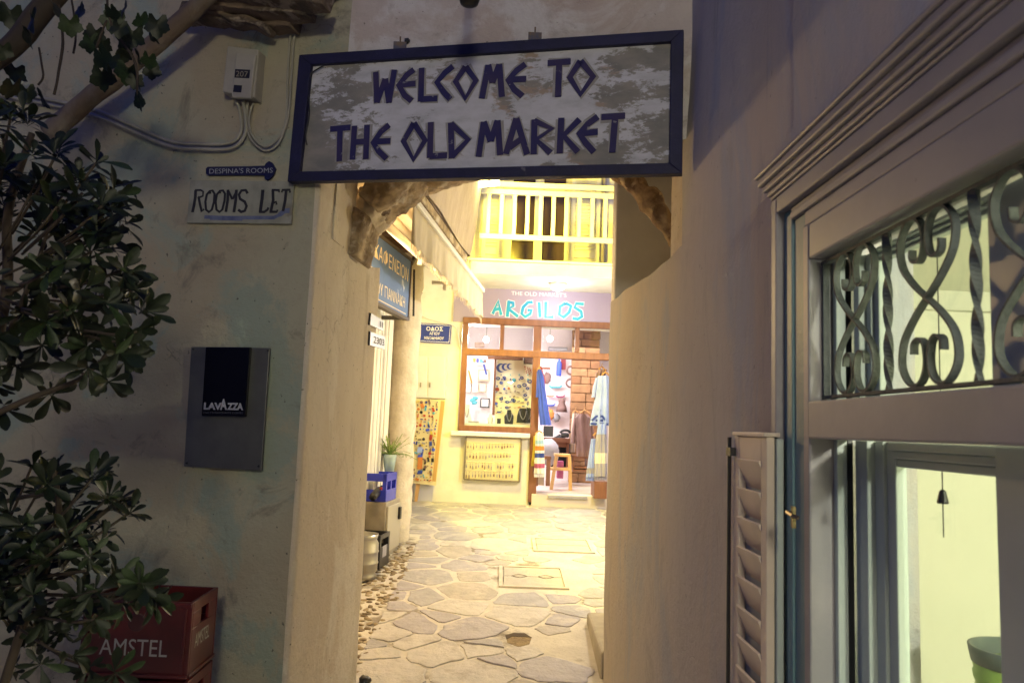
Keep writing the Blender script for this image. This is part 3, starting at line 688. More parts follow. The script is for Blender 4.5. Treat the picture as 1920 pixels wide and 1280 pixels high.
# fascia sign
t = thing('shop_sign', 'wide lilac sign board with turquoise brushed lettering above the shop window', 'sign', (.4, 10.75, 3.2))
q = [fs(*cA(35, 1062), 10.765), fs(*cA(1185, 1108), 10.765), fs(*cA(1185, 830), 10.765), fs(*cA(45, 800), 10.765)]
q[1].x = 2.2; q[2].x = 2.2
obj('board', MB().slab(q, (0, -1, 0), .03), mat('lilac_board', (.33, .28, .40), (.31, .26, .38), 2, .45), t)
NF = (0, -1, 0)
def pA(x, y): return fs(*cA(x, y), 10.764)
text('lettering', "THE OLD MARKET'S", mat('white_letters', (.85, .85, .88), rough=.5), t, pA(447, 878), pA(836, 893), pA(447, 850), NF, .004)
arg = [[(315, 1012), (355, 918), (375, 1020)], [(332, 982), (372, 972)], [(430, 920), (418, 1032)], [(422, 925), (462, 935), (462, 955), (430, 978), (495, 1030)],
       [(598, 928), (565, 930), (530, 965), (520, 1010), (545, 1032), (580, 1010), (590, 985), (560, 985)], [(642, 928), (650, 1035)], [(690, 925), (688, 1036), (745, 1032)],
       [(830, 935), (790, 960), (785, 1015), (815, 1035), (855, 1000), (868, 955), (830, 935)], [(958, 942), (905, 938), (893, 965), (940, 995), (945, 1030), (915, 1048), (878, 1042)]]
obj('lettering', strokes(arg, pA, NF, .055, .004, .004, .006), mat('white_outline', (.8, .8, .85), rough=.5), t)
obj('lettering', strokes(arg, pA, NF, .045, .006, .007), mat('turquoise_letters', (.02, .28, .55), (.03, .40, .46), 1.2, .4), t)
# shopfront ------------------------------------------------------------
sf = thing('shopfront', 'brown timber shopfront with a display window and open doorway', 'shopfront', (xl, YS, zf))
YF = 10.74
def bx(c0, c1_, y=YF): # crop B rectangle -> x0,x1,z0,z1 at depth y
    mx, my = (c0[0] + c1_[0]) / 2, (c0[1] + c1_[1]) / 2
    return fs(*cB(c0[0], my), y).x, fs(*cB(c1_[0], my), y).x, fs(*cB(mx, c1_[1]), y).z, fs(*cB(mx, c0[1]), y).z
def fbox(mb, c0, c1_, y, d):
    x0, x1, z0, z1 = bx(c0, c1_, y); mb.box((x0, y, z0), (x1, y + d, z1)); return mb
zr = P(cB(600, 200)).z; zr2 = P(cB(600, 250)).z
x_ = lambda cx, cy=500: fs(*cB(cx, cy), YF).x
z_ = lambda cy, cx=600: fs(*cB(cx, cy), YF).z
post = MB(); Z0, Z1 = z_(745, 300), z_(40)
post.box((x_(78), YF, Z0), (x_(78) + .08, YF + .12, Z1)); post.box((x_(557), YF, zf - .12), (x_(557) + .11, YF + .12, Z1)); post.box((x_(1085), YF, zf), (x_(1085) + .09, YF + .12, Z1))
obj('post', post, WOODBR, sf, bevel=.008)
ra = MB(); xa, xb_ = x_(78), x_(1085) + .09
ra.box((xa, YF - .004, Z1 - .001), (xb_, YF + .12, Z1 + .09)); ra.box((xa, YF - .003, z_(250)), (xb_, YF + .118, z_(205))); ra.box((xa, YF - .003, Z0 - .0), (x_(560), YF + .12, Z0 + .08))
for cx in (345, 852): ra.box((x_(cx) - .03, YF + .01, z_(205)), (x_(cx) + .03, YF + .1, Z1))
obj('rail', ra, WOODBR, sf, bevel=.008)
obj('pane', MB().box((xa + .08, YF + .06, Z0 + .08), (x_(553), YF + .066, z_(252))), GLASS, sf)
for c0, c1_ in ((120, 338), (352, 553), (625, 845), (860, 1085)): obj('pane', MB().box((x_(c0), YF + .055, z_(203)), (x_(c1_), YF + .061, Z1)), GLASS, sf)
obj('sill', MB().box((x_(30), YF - .06, Z0 - .065), (x_(556), YS + .02, Z0 - .006)), mat('white_sill', (.8, .79, .76), rough=.4), sb, bevel=.01)

# ---------------------------------------------------------------- shop contents
def C(name, c): return mat(name, c, tuple(v * .86 for v in c), 5, .8)
SH = {k: C(k, c) for k, c in dict(blue=(.05, .10, .62), sky=(.34, .44, .78), tan=(.50, .38, .30), brown=(.20, .12, .11), black=(.015, .015, .018), red=(.45, .05, .03), wood=(.50, .27, .10), dkwood=(.16, .06, .03),
    teal=(.10, .42, .55), white=(.78, .78, .80), cream=(.72, .66, .52), magenta=(.42, .10, .22), navy=(.03, .06, .30), orange=(.6, .22, .05), grey=(.35, .34, .38), yellow=(.7, .55, .08), ltblue=(.35, .55, .75), maroon=(.25, .04, .05), green=(.08, .25, .08)).items()}
def lofty(rows, y, th=.04, amp=.012, crop=cB, cols=14, seed=0, mb=None):
    """hanging cloth: rows (crop_y, crop_x_left, crop_x_right)"""
    mb = mb or MB(); o = len(mb.v); R = []
    for a, b_ in zip(rows, rows[1:]):
        for j in range(4): R.append([a[i] + (b_[i] - a[i]) * j / 4 for i in range(3)])
    R.append(list(rows[-1]))
    for side in (0, 1):
        for (cy, xa_, xb2) in R:
            for j in range(cols + 1):
                t_ = j / cols; p = fs(*crop(xa_ + (xb2 - xa_) * t_, cy), y)
                k = math.sqrt(max(0, 1 - (2 * t_ - 1) ** 2)); w = amp * math.sin(t_ * 17 + seed + p.z * 2.2) + amp * noise.noise(Vector((t_ * 4, p.z * 5, seed)))
                p.y += (-1 if side == 0 else 1) * th * k + w * k; mb.v.append(p)
    n = len(R); c = cols + 1
    for s_ in (0, 1):
        for i in range(n - 1):
            for j in range(cols):
                a = o + s_ * n * c + i * c + j; f = (a, a + c, a + c + 1, a + 1); mb.f.append(f if s_ == 0 else f[::-1])
    for i in range(n - 1):
        for j in (0, cols): a = o + i * c + j; b2 = a + n * c; mb.f.append((a, b2, b2 + c, a + c))
    mb.smooth = True; return mb
def cbox(name, label, cat, c0, c1_, y, d, m, group=None, bev=.004):
    b = MB(); fbox(b, c0, c1_, y, d); return single(name, b, m, label, cat, group, bev)
def hanger(t, cx, cy, y, w=30, m=None):
    p = lambda a, b_: fs(*cB(cx + a, cy + b_), y)
    mb = MB().tube([p(-w, 22), p(-w * .4, 6), p(0, 0), p(w * .4, 6), p(w, 22)], .012, 6).tube([p(0, 0), p(0, -14), p(6, -22)], .005, 5)
    return obj('hanger', mb, m or SH['wood'], t)
# tshirts
def shirt(label, rows, sl, y, m, hx, hy, hw=30, extra=None):
    b = fs(*cB(rows[-1][1], rows[-1][0]), y); t = thing('hanging_shirt', label, 'shirt', b)
    obj('body', lofty(rows, y, .06, .014, seed=hx), m, t)
    for k, s_ in enumerate(sl): obj('sleeve', lofty(s_, y + .01, .04, .008, cols=6, seed=k), m, t)
    if hx: hanger(t, hx, hy, y - .0, hw)
    return t
shirt('blue shirt hanging at the doorway post seen from its side', [(330, 596, 622), (380, 594, 640), (500, 600, 655), (600, 604, 672), (700, 612, 690)], [[(345, 592, 615), (420, 590, 612), (515, 586, 612)]], 10.6, SH['blue'], 608, 318, 14)
t = shirt('pale blue short shirt with a dark lamp print hanging at the door jamb', [(372, 1000, 1070), (400, 990, 1080), (500, 985, 1082), (620, 958, 1082), (702, 944, 1080)], [[(385, 985, 1005), (440, 968, 992), (515, 956, 980)], [(385, 1068, 1085), (450, 1074, 1092), (510, 1078, 1092)]], 10.66, SH['sky'], 1050, 348, 26)
pr = [[(1010, 580), (1010, 655)], [(1000, 600), (1020, 600)], [(985, 668), (1035, 668)], [(960, 668), (990, 640), (1030, 640), (1050, 668)], [(950, 690), (1070, 694)]]
obj('print', strokes(pr, lambda a, b_: fs(*cB(a, b_), 10.60), NF, .03, .004), SH['navy'], t)
shirt('dusty pink shirt hanging behind the pale blue one', [(330, 1000, 1060), (400, 985, 1040), (520, 980, 1030), (640, 985, 1030)], [[(350, 985, 1005), (420, 976, 995), (480, 972, 990)]], 10.86, SH['brown'], 1025, 310, 22)
shirt('plain brown shirt in front of the indoor rack', [(625, 870, 925), (650, 845, 955), (760, 850, 965), (860, 855, 960), (908, 858, 950)], [[(650, 838, 860), (740, 825, 850), (820, 820, 850)], [(650, 945, 962), (740, 955, 972), (790, 960, 975)]], 12.3, SH['brown'], 912, 600, 34)
shirt('cream shirt half hidden behind the brown shirt on the rack', [(620, 830, 870), (700, 822, 860), (800, 815, 850), (880, 812, 845)], [], 12.5, SH['tan'], 850, 600, 20)
shirt('red and tan garment hanging behind the blue shirt', [(310, 602, 625), (400, 606, 650), (470, 610, 648)], [], 11.0, SH['red'], 0, 0)
# towels
def towel(label, rows, y, m, bands=(), hx=None, hy=0, fr=True):
    t = thing('hanging_towel', label, 'towel', fs(*cB(rows[-1][1], rows[-1][0]), y)); obj('cloth', lofty(rows, y, .035, .016, seed=rows[0][1]), m, t)
    for k, (r_, mm) in enumerate(bands): obj('stripe', lofty(r_, y - .004, .036, .016, seed=rows[0][1]), mm, t)
    if fr:
        f = MB(); e = rows[-1]
        for j in range(16):
            cx = e[1] + (e[2] - e[1]) * (j + .5) / 16; f.tube([fs(*cB(cx, e[0] - 4), y), fs(*cB(cx + random.uniform(-2, 2), e[0] + 26), y)], .005, 4)
        obj('fringe', f, m, t, kind='stuff')
    if hx: hanger(t, hx, hy, y, 28)
def rr_(rows, y0, y1):
    out = []
    def at(yv):
        for a, b_ in zip(rows, rows[1:]):
            if a[0] <= yv <= b_[0]: k = (yv - a[0]) / (b_[0] - a[0]); return (yv, a[1] + (b_[1] - a[1]) * k, a[2] + (b_[2] - a[2]) * k)
        return (yv, rows[-1][1], rows[-1][2])
    return [at(y0), at((y0 + y1) / 2), at(y1)]
tw = [(752, 582, 636), (850, 582, 641), (950, 576, 644), (1020, 574, 646)]
towel('white towel with blue and coral stripes hanging by the doorway post', tw, 10.58, SH['white'], [(rr_(tw, 800, 826), SH['ltblue']), (rr_(tw, 838, 868), SH['orange']), (rr_(tw, 885, 915), SH['navy']), (rr_(tw, 955, 985), SH['magenta'])], 608, 738)
towel('yellow towel hanging partly behind the striped one', [(770, 572, 590), (860, 565, 585), (945, 556, 580)], 10.68, SH['yellow'])
tb = [(790, 955, 985), (900, 938, 980), (1000, 925, 976), (1045, 920, 976)]
towel('pale blue fringed towel hanging right of the doorway', tb, 10.62, SH['sky'], [(rr_(tb, 985, 1020), SH['grey'])], 995, 748)
tg = [(690, 1000, 1056), (800, 985, 1058), (900, 978, 1060), (1040, 975, 1058)]
towel('grey and cream banded towel draped over the brown chest', tg, 10.55, SH['grey'], [(rr_(tg, 885, 955), SH['cream']), (rr_(tg, 690, 760), SH['sky'])])
cbox('wooden_chest', 'brown wooden chest under the draped towel at the right of the doorway', 'chest', (975, 1075), (1060, 1190), 10.55, .4, WOODBR)
# desk
t = thing('wooden_desk', 'dark wooden desk inside the shop doorway', 'desk', fs(*cB(720, 960), 12.6))
b = MB(); fbox(b, (630, 785), (812, 812), 12.4, .6); obj('desk_top', b, SH['dkwood'], t)
for c in (640, 798): b = MB(); fbox(b, (c - 8, 812), (c + 8, 980), 12.42, .06); obj('leg', b, SH['dkwood'], t)
b = MB(); fbox(b, (650, 812), (790, 845), 12.45, .5); obj('drawer', b, SH['dkwood'], t)
cbox('computer_monitor', 'black monitor on the dark desk inside the shop', 'monitor', (636, 705), (702, 776), 12.45, .05, BLACK)
t = thing('telephone', 'black old fashioned telephone on the desk', 'telephone', fs(*cB(780, 783), 12.45))
b = MB(); fbox(b, (755, 750), (808, 782), 12.44, .15); obj('base', b, BLACK, t, bevel=.02)
obj('handset', sm(MB().tube(spline([fs(*cB(a, c), 12.5) for a, c in ((748, 752), (760, 738), (782, 733), (804, 738), (816, 752))], 4), .02, 8)), BLACK, t)
single('dark_bag', sm(MB().blob(fs(*cB(668, 880), 12.1), .17, .15, .2, .15, 2, 5)), SH['grey'], 'rounded grey bag under the dark desk', 'bag')
single('black_bag', sm(MB().blob(fs(*cB(740, 880), 12.7), .2, .12, .28, .2, 2, 8)), SH['black'], 'black bag on the floor under the desk', 'bag')
cbox('magenta_box', 'magenta box on the floor behind the step stool', 'box', (730, 940), (770, 1055), 12.2, .2, SH['magenta'])
# step stool
t = thing('step_stool', 'light wooden step stool in the shop doorway', 'stool', fs(*cB(755, 1070), 11.6))
STW = mat('pine', (.62, .38, .16), (.54, .32, .12), 5, .5, stretch=(5, 1, 1))
y = 11.5
b = MB(); fbox(b, (714, 892), (818, 910), y, .28); obj('seat', b, STW, t, bevel=.005)
b = MB(); fbox(b, (683, 986), (815, 1002), y - .05, .28); obj('tread', b, STW, t, bevel=.005)
for dy in (0, .24):
    for (a0, b0_), (a1, b1_) in (((722, 910), (690, 1060)), ((810, 910), (818, 1072))):
        p0 = fs(*cB(a0, b0_), y + dy); p1 = fs(*cB(a1, b1_), y + dy); p1.z = zf; obj('leg', MB().strap([p0, p1], (0, 1, 0), .05, .03), STW, t)
t = thing('crate_table', 'small brown crate table under the striped towel by the doorway', 'table', fs(*cB(630, 1100), 10.9))
b = MB(); fbox(b, (578, 905), (688, 925), 10.9, .35); obj('table_top', b, WOODBR, t)
for c in (588, 668):
    b = MB(); fbox(b, (c - 14, 925), (c + 14, 1105), 10.9, .05); obj('leg', b, WOODBR, t)
b = MB(); fbox(b, (590, 1040), (640, 1100), 11.0, .25); obj('drawer', b, SH['tan'], t)
t = thing('low_rack', 'low open wooden rack under the brown shirt', 'rack', fs(*cB(880, 1005), 12.4))
for z0, z1 in ((905, 922), (975, 985), (995, 1005)): b = MB(); fbox(b, (832, z0), (935, z1), 12.4, .35); obj('shelf', b, WOODBR, t)
for c in (836, 930): b = MB(); fbox(b, (c - 5, 905), (c + 5, 1010), 12.42, .3); obj('leg', b, WOODBR, t)
cbox('door_mat', 'grey mat on the shop threshold', 'mat', (665, 1172), (930, 1190), 10.68, .3, SH['grey'])
# stone pillar
ppl = thing('stone_pillar', 'exposed tan stone pillar inside the shop behind the doorway', 'pillar', fs(*cB(910, 1000), 13.2))
x0, x1, z0, z1 = bx((820, 30), (1010, 900), 13.2)
obj('core', MB().box((x0 + .03, 13.23, zf), (x1 - .03, 13.8, 3.42)), mat('pillar_mortar', (.22, .12, .055), rough=.9), ppl)
PS = [mat('pillar_stone_%d' % k, c, tuple(v * .75 for v in c), 7, .9, .6, 25) for k, c in enumerate(((.26, .13, .055), (.22, .105, .045), (.29, .155, .07)))]
z = zf
while z < 3.38:
    h = random.uniform(.09, .16); x = x0
    while x < x1 - .02:
        w = min(random.uniform(.14, .34), x1 - x); obj('stone', MB().box((x + .002, 13.2 - random.uniform(0, .03), z + .002), (x + w - .002, 13.3, min(z + h - .002, 3.4))), random.choice(PS), ppl, bevel=.015); x += w
    z += h
# wall items in the doorway part (back wall side panel)
obj_w = 13.6
single('side_partition', MB().box((xm + .05, 13.62, zf), (x0 + .05, 13.7, 3.42)), mat('pinkish_white', (.80, .72, .76), rough=.8), 'pinkish white display wall beside the stone pillar', 'partition')
def boat(label, c, w, h, m1, y=13.5):
    cx, cy = c; t = thing('ceramic_boat', label, 'ornament', fs(*cB(cx, cy), y))
    poly = [(-w, -h * .2), (-w * .7, h), (w * .6, h), (w, -h * .5), (w * .4, -h * .1), (0, -h * .6), (-w * .3, -h * .1)]
    obj('hull', MB().prism([fs(*cB(cx + a, cy + b_), y) for a, b_ in poly], (0, .08, 0)), m1, t, bevel=.01)
    obj('deck', MB().prism([fs(*cB(cx + a * .7, cy - h * .1 + b_ * .3), y - .012) for a, b_ in poly], (0, .011, 0)), SH['white'], t)
boat('turquoise boat ornament, highest of the boats on the display wall', (720, 437), 50, 16, SH['teal'])
boat('purple boat ornament at the middle of the display wall', (752, 502), 34, 14, SH['magenta'])
boat('blue boat ornament below the turquoise boat', (682, 560), 40, 14, SH['blue'])
boat('small rust coloured boat ornament at the left of the display wall', (685, 502), 28, 9, SH['orange'])
t = thing('sailboat_model', 'model sailboat with pale sails at the top of the doorway', 'model boat', fs(*cB(655, 325), 13.4))
obj('sail', MB().prism([fs(*cB(a, b_), 13.4) for a, b_ in ((650, 252), (680, 312), (640, 312))], (0, .02, 0)), SH['cream'], t); b = MB(); fbox(b, (628, 314), (684, 326), 13.38, .08); obj('hull', b, SH['dkwood'], t)
cbox('red_hanging', 'dark red cloth hanging at the top of the display wall', 'wall hanging', (753, 256), (786, 330), 13.5, .02, SH['maroon'])
single('blue_bottle', sm(MB().lathe(fs(*cB(738, 372), 13.45), [(.04, 0), (.045, .02), (.045, .22), (.02, .27), (.02, .31)], 12)), SH['blue'], 'blue bottle shaped ornament on the display wall', 'ornament')
t = thing('brown_figure', 'brown figurine on the display wall under the boats', 'figurine', fs(*cB(757, 612), 13.4))
obj('body', sm(MB().lathe(fs(*cB(757, 612), 13.42), [(.10, 0), (.085, .08), (.05, .16), (.06, .19), (.03, .24)], 12)), SH['brown'], t)
for k, (cx, cy) in enumerate(((820, 335), (815, 420))):
    c = fs(*cB(cx, cy), 13.45); t_ = [c + Vector((math.cos(a) * .07, 0, math.sin(a) * .07)) for a in [2 * PI * j / 14 for j in range(15)]]
    single('wreath', sm(MB().tube(t_, .018, 6)), SH['brown'], ('twig wreath near the top of the display wall', 'lower twig wreath beside the stone pillar')[k], 'wreath')
single('brown_mask', sm(MB().blob(fs(*cB(662, 385), 13.5), .06, .03, .10, .2, 3, 2)), SH['brown'], 'small brown mask at the left of the display wall', 'mask')
single('rust_mask', sm(MB().blob(fs(*cB(680, 628), 13.5), .08, .04, .09, .2, 3, 4)), SH['orange'], 'rust coloured shell ornament low on the display wall', 'ornament')
single('grey_urchin', sm(MB().blob(fs(*cB(724, 650), 13.5), .06, .04, .07, .4, 5, 6)), SH['grey'], 'grey sea urchin ornament low on the display wall', 'ornament')
# display window contents
yW = 11.35
cbox('window_counter', 'white counter inside the display window', 'counter', (60, 690), (560, 740), 10.9, .6, SH['white'])
cbox('ornament_panel', 'cream panel covered with small ornaments in the display window', 'display panel', (318, 262), (562, 705), yW, .03, mat('panel_cream', (.74, .68, .54), rough=.8))
cbox('dark_post', 'slim dark brown post beside the ornament panel in the window', 'post', (302, 250), (318, 632), yW - .05, .08, SH['dkwood'])
cbox('dark_fixture', 'dark light bar at the top of the display window', 'light fixture', (265, 246), (500, 262), yW - .1, .08, SH['dkwood'])
def picframe(label, c0, c1_, y, mf, mi, w=6):
    t = thing('picture_frame', label, 'picture', fs(*cB(*c1_), y)); b = MB()
    fbox(b, c0, c1_, y, .03); obj('frame', b, mf, t, bevel=.003); b = MB(); fbox(b, (c0[0] + w, c0[1] + w), (c1_[0] - w, c1_[1] - w), y - .003, .01); obj('picture', b, mi, t)
BYY = 11.8
cbox('window_backwall', 'pale pink partition behind the left half of the display window', 'partition', (60, 215), (320, 700), 11.85, .04, mat('pinkish_white', (.8, .72, .76)))
picframe('brown framed picture, topmost on the window partition', (198, 325), (280, 408), BYY, SH['tan'], SH['white'], 14)
picframe('thin white framed picture at the left of the lower row', (108, 420), (154, 482), BYY, SH['dkwood'], SH['white'], 3)
picframe('pale picture in the middle of the lower row', (158, 420), (202, 482), BYY, SH['cream'], SH['white'], 4)
picframe('peach picture at the right of the lower row', (206, 420), (255, 482), BYY, SH['tan'], SH['cream'], 5)
picframe('black framed square picture above the white jewellery bust', (215, 520), (277, 583), BYY, SH['black'], SH['white'], 7)
picframe('dark framed card at the top right of the display window', (505, 245), (572, 292), yW - .06, SH['black'], SH['brown'], 6)
cbox('wall_shelf', 'small shelf of blue trinkets high in the display window', 'shelf', (148, 283), (262, 291), BYY - .05, .09, SH['white'])
for k, (a, b_, m_) in enumerate(((165, 185, 'orange'), (188, 206, 'navy'), (210, 232, 'teal'), (236, 256, 'brown'))):
    cbox('trinket', ['orange', 'navy', 'turquoise', 'brown'][k] + ' trinket on the small high shelf in the display window', 'trinket', (a, 250 + k * 4), (b_, 283), BYY - .04, .05, SH[m_])
for k, (a, b_, m_) in enumerate(((148, 345, 'orange'), (245, 290, 'navy'))):
    single('hanging_ornament', MB().obox(fs(*cB(a, b_ + 30), BYY - .03), (.012, 0, .01), (0, .01, 0), (-.03, 0, .10)), SH[m_], ('orange dangling ornament left of the top picture', 'navy dangling ornament over the top picture')[k], 'ornament')
def bust(label, rows, m, y=11.15, th=.05):
    t = thing('jewellery_bust', label, 'jewellery stand', fs(*cB((rows[-1][1] + rows[-1][2]) / 2, rows[-1][0]), y)); obj('body', lofty(rows, y, th, .0), m, t)
    r0 = rows[1]; cx = (r0[1] + r0[2]) / 2; w = (rows[2][2] - rows[2][1]) * .28
    obj('necklace', MB().tube(spline([fs(*cB(cx + a * w, r0[0] + b_ * 40), y - th - .015) for a, b_ in ((-1, 0), (-.7, .8), (0, 1.4), (.7, .8), (1, 0))], 4), .006, 5), STEEL if m is SH['black'] else SH['grey'], t)
bust('black jewellery bust in the middle of the display window', [(598, 395, 420), (618, 392, 424), (640, 375, 438), (690, 376, 434), (702, 380, 432)], SH['black'])
bust('black jewellery bust leaning near the doorway post', [(588, 478, 520), (605, 470, 530), (640, 460, 540), (684, 456, 536)], SH['black'])
bust('black jewellery bust closest to the doorway post', [(584, 525, 550), (604, 520, 556), (640, 512, 560), (686, 508, 560)], SH['black'], 11.22)
bust('white jewellery bust at the left end of the display window', [(560, 95, 150), (590, 100, 150), (640, 110, 160), (680, 100, 170)], SH['white'])
bust('white jewellery cone beside the slim dark post', [(625, 270, 290), (650, 262, 300), (700, 255, 310)], SH['white'])
cbox('grey_box', 'ribbed grey jewellery box low in the display window', 'box', (135, 672), (205, 716), 11.0, .15, SH['grey'])
cbox('black_tray', 'long black tray on the window counter', 'tray', (325, 708), (500, 722), 10.95, .12, SH['black'])
cbox('small_dark_box', 'small dark ring box between the white cone and the black bust', 'box', (326, 655), (352, 696), 11.05, .1, SH['black'])
for k, (a, b_) in enumerate(((165, 535), (182, 520), (175, 550))):
    single('glass_fish', sm(MB().blob(fs(*cB(a, b_), 11.7), .045, .01, .03, .2, 3, k)), SH['teal'], 'turquoise glass ornament hanging under the row of small pictures', 'ornament', 'turquoise glass ornaments')
# ornaments on the panel
OR = 'small ornament pinned on the cream panel in the display window'
def orn(b, m): return single('panel_ornament', b, m, OR, 'ornament', 'ornaments on the cream panel')
def moon(cx, cy, r):
    yv = yW - .012; pts = []
    for j in range(13): a = math.radians(60 + 240 * j / 12); pts.append((cx + r * math.cos(a), cy - r * 1.0 * math.sin(a)))
    for j in range(13): a = math.radians(300 - 240 * j / 12); pts.append((cx + r * .35 + r * .72 * math.cos(a), cy - r * .78 * math.sin(a)))
    b = MB(); k = 13
    F_ = [fs(*cB(*p), yv) for p in pts]; o = 0; b.v = F_ + [p + Vector((0, .01, 0)) for p in F_]
    for j in range(12): b.f += [(j, j + 1, 24 - j, 25 - j), (26 + j, 26 + 25 - j, 26 + 24 - j, 26 + j + 1), (j, 26 + j, 27 + j, j + 1), (25 - j, 24 - j, 50 - j, 51 - j)]
    orn(b, SH['navy'])
moon(352, 318, 30); moon(382, 312, 24); moon(412, 308, 20)
def ring(cx, cy, r, m, fl=1):
    c = fs(*cB(cx, cy), yW - .012); R = r / 3.556 / 134
    orn(MB().tube([c + Vector((math.cos(a) * R, 0, math.sin(a) * R * fl)) for a in [2 * PI * j / 12 for j in range(13)]], .008, 5), m)
def disc(cx, cy, r, m):
    R = r / 3.556 / 134; orn(MB().lathe(fs(*cB(cx, cy), yW - .003), [(R, 0), (R * .8, .012)], 12, axis=(0, -1, 0)), m)
def dash(cx, cy, w, h, m, tilt=0): 
    R = Matrix.Rotation(tilt, 3, 'Y'); s_ = 1 / 3.556 / 134 / 2
    orn(MB().obox(fs(*cB(cx, cy), yW - .008), R @ Vector((w * s_, 0, 0)), (0, .007, 0), R @ Vector((0, 0, h * s_))), m)
for x, y_, r_ in ((333, 388, 12), (375, 382, 9), (378, 395, 6), (545, 408, 14), (510, 432, 13), (475, 440, 12), (530, 455, 10), (515, 500, 10), (520, 528, 8), (492, 385, 10)): ring(x, y_, r_, SH['navy'], .7)
for x, y_, r_, m_ in ((355, 418, 13, 'navy'), (328, 462, 15, 'red'), (375, 458, 9, 'blue'), (440, 400, 14, 'teal'), (320, 555, 12, 'blue'), (405, 455, 9, 'orange')): disc(x, y_, r_, SH[m_])
for k in range(14): disc(512 + (k * 37 % 45), 310 + (k * 23 % 50), 4, SH['red'])
for x, y_ in ((355, 525), (355, 522), (395, 545), (432, 530), (392, 582), (440, 536)): ring(x, y_, 11, SH['navy'], .6)
for k in range(34):
    x = 325 + (k % 8) * 29 + random.uniform(-6, 6); y_ = 480 + (k // 8) * 33 + random.uniform(-6, 6)
    dash(x, y_, random.uniform(8, 22), random.uniform(3, 9), SH[random.choice(['navy', 'navy', 'navy', 'brown', 'orange', 'grey'])], random.uniform(-.5, .5))
for k in range(16): dash(330 + (k % 8) * 29 + random.uniform(-6, 6), 440 + (k // 8) * 30 - 75 * (k % 2), random.uniform(5, 12), random.uniform(6, 14), SH[random.choice(['navy', 'brown', 'grey', 'teal'])], random.uniform(-.8, .8))
dash(340, 612, 26, 10, SH['navy']); dash(532, 560, 5, 26, SH['navy']); dash(532, 556, 18, 5, SH['navy'])
# ceiling fittings visible through the transoms
for k, (cx, cy) in enumerate(((255, 130), (680, 125))):
    c = fs(*cB(cx, cy), 12.4); t = thing('shop_spotlight', ('lit white spotlight seen through the left transom', 'lit white spotlight seen through the right transom')[k], 'spotlight', c)
    obj('bulb', sm(MB().blob(c, .05, .05, .05, 0, 1, 0, 12, 8)), mat('lit_bulb', (1, 1, 1), emit=(1, .95, .95), estr=20), t); obj('rod', MB().tube([c, (c.x, c.y, 3.42)], .01, 6), STEEL, t)
cbox('air_unit', 'brown slatted box seen through the left transom', 'box', (178, 148), (240, 176), 13.2, .2, SH['tan'])
cbox('ship_model_hull', 'dark ship model on top of the display wall', 'model boat', (672, 178), (797, 200), 13.4, .15, SH['grey'])

# ---------------------------------------------------------------- boards left of and under the window
t = thing('keyring_board', 'framed board hung with rows of keyrings under the shop window', 'display board', fs(*c9(950, 960), 10.75))
def q9(y, *c): return [fs(*c9(*p), y) for p in c]
kb = q9(10.74, (668, 935), (1245, 962), (1268, 510), (690, 492))
obj('backing', MB().slab(kb, (0, -1, 0), .02), mat('keyboard_cream', (.72, .66, .42), rough=.8), t)
fr = MB()
for i in range(4):
    a, b_ = kb[i] + Vector((0, -.012, 0)), kb[(i + 1) % 4] + Vector((0, -.012, 0)); fr.strap([a, b_], (0, 1, 0), .022, .03)
obj('frame', fr, mat('board_frame', (.16, .13, .09), rough=.6), t)
for row, (cy, h) in enumerate(((520, 12), (560, 60), (655, 70), (760, 75), (850, 80))):
    if row == 0:
        continue
    rodm = MB().tube([fs(*c9(700 - row * 5, cy - 8), 10.715), fs(*c9(1240 - row * 5, cy + 12), 10.715)], .003, 5); obj('rod', rodm, STEEL, t)
    for k in range(16):
        cx = 715 - row * 6 + k * 32 + random.uniform(-5, 5); hh = h * random.uniform(.7, 1.05)
        if random.random() < .08: continue
        mb = MB(); a = fs(*c9(cx, cy + 3), 10.705); b_ = fs(*c9(cx - 2, cy + hh), 10.705)
        mb.tube([a, a.lerp(b_, .55)], .0025, 4); mb.obox(a.lerp(b_, .75), (random.uniform(.006, .011), 0, 0), (0, .003, 0), (0, 0, (a.z - b_.z) * .25))
        single('keyring', mb, random.choice([STEEL, SH['brown'], SH['grey']]), 'metal keyring hanging in a row on the framed board under the shop window', 'keyring', 'keyrings on the framed board')
t = thing('magnet_board', 'tall leaning board of souvenir magnets on a wooden leg, left of the shop window', 'display board', fs(*c9(180, 1160), 10.6))
mbp = [(60, 968), (375, 1000), (470, 108), (90, 90)]
q = [fs(*c9(*p), 10.66) for p in mbp]
obj('board', MB().slab(q, (0, -1, 0), .03), mat('keyboard_cream2', (.72, .62, .34), rough=.8), t)
obj('strip', MB().slab([fs(*c9(*p), 10.655) for p in ((335, 955), (372, 958), (468, 120), (428, 118))], (0, -1, 0), .003), mat('cork_strip', (.50, .30, .10), rough=.8), t)
obj('leg', MB().slab([fs(*c9(*p), 10.70) for p in ((150, 1170), (180, 1172), (210, 975), (168, 972))], (0, -1, 0), .03), STW, t)
obj('lower_panel', MB().slab([fs(*c9(*p), 10.78) for p in ((50, 1150), (330, 1175), (350, 1000), (60, 975))], (0, -1, 0), .012), mat('grey_white_panel', (.6, .6, .64), rough=.5), t)
cols9 = ['navy', 'blue', 'orange', 'red', 'black', 'brown', 'teal', 'yellow', 'grey', 'navy', 'brown', 'black']
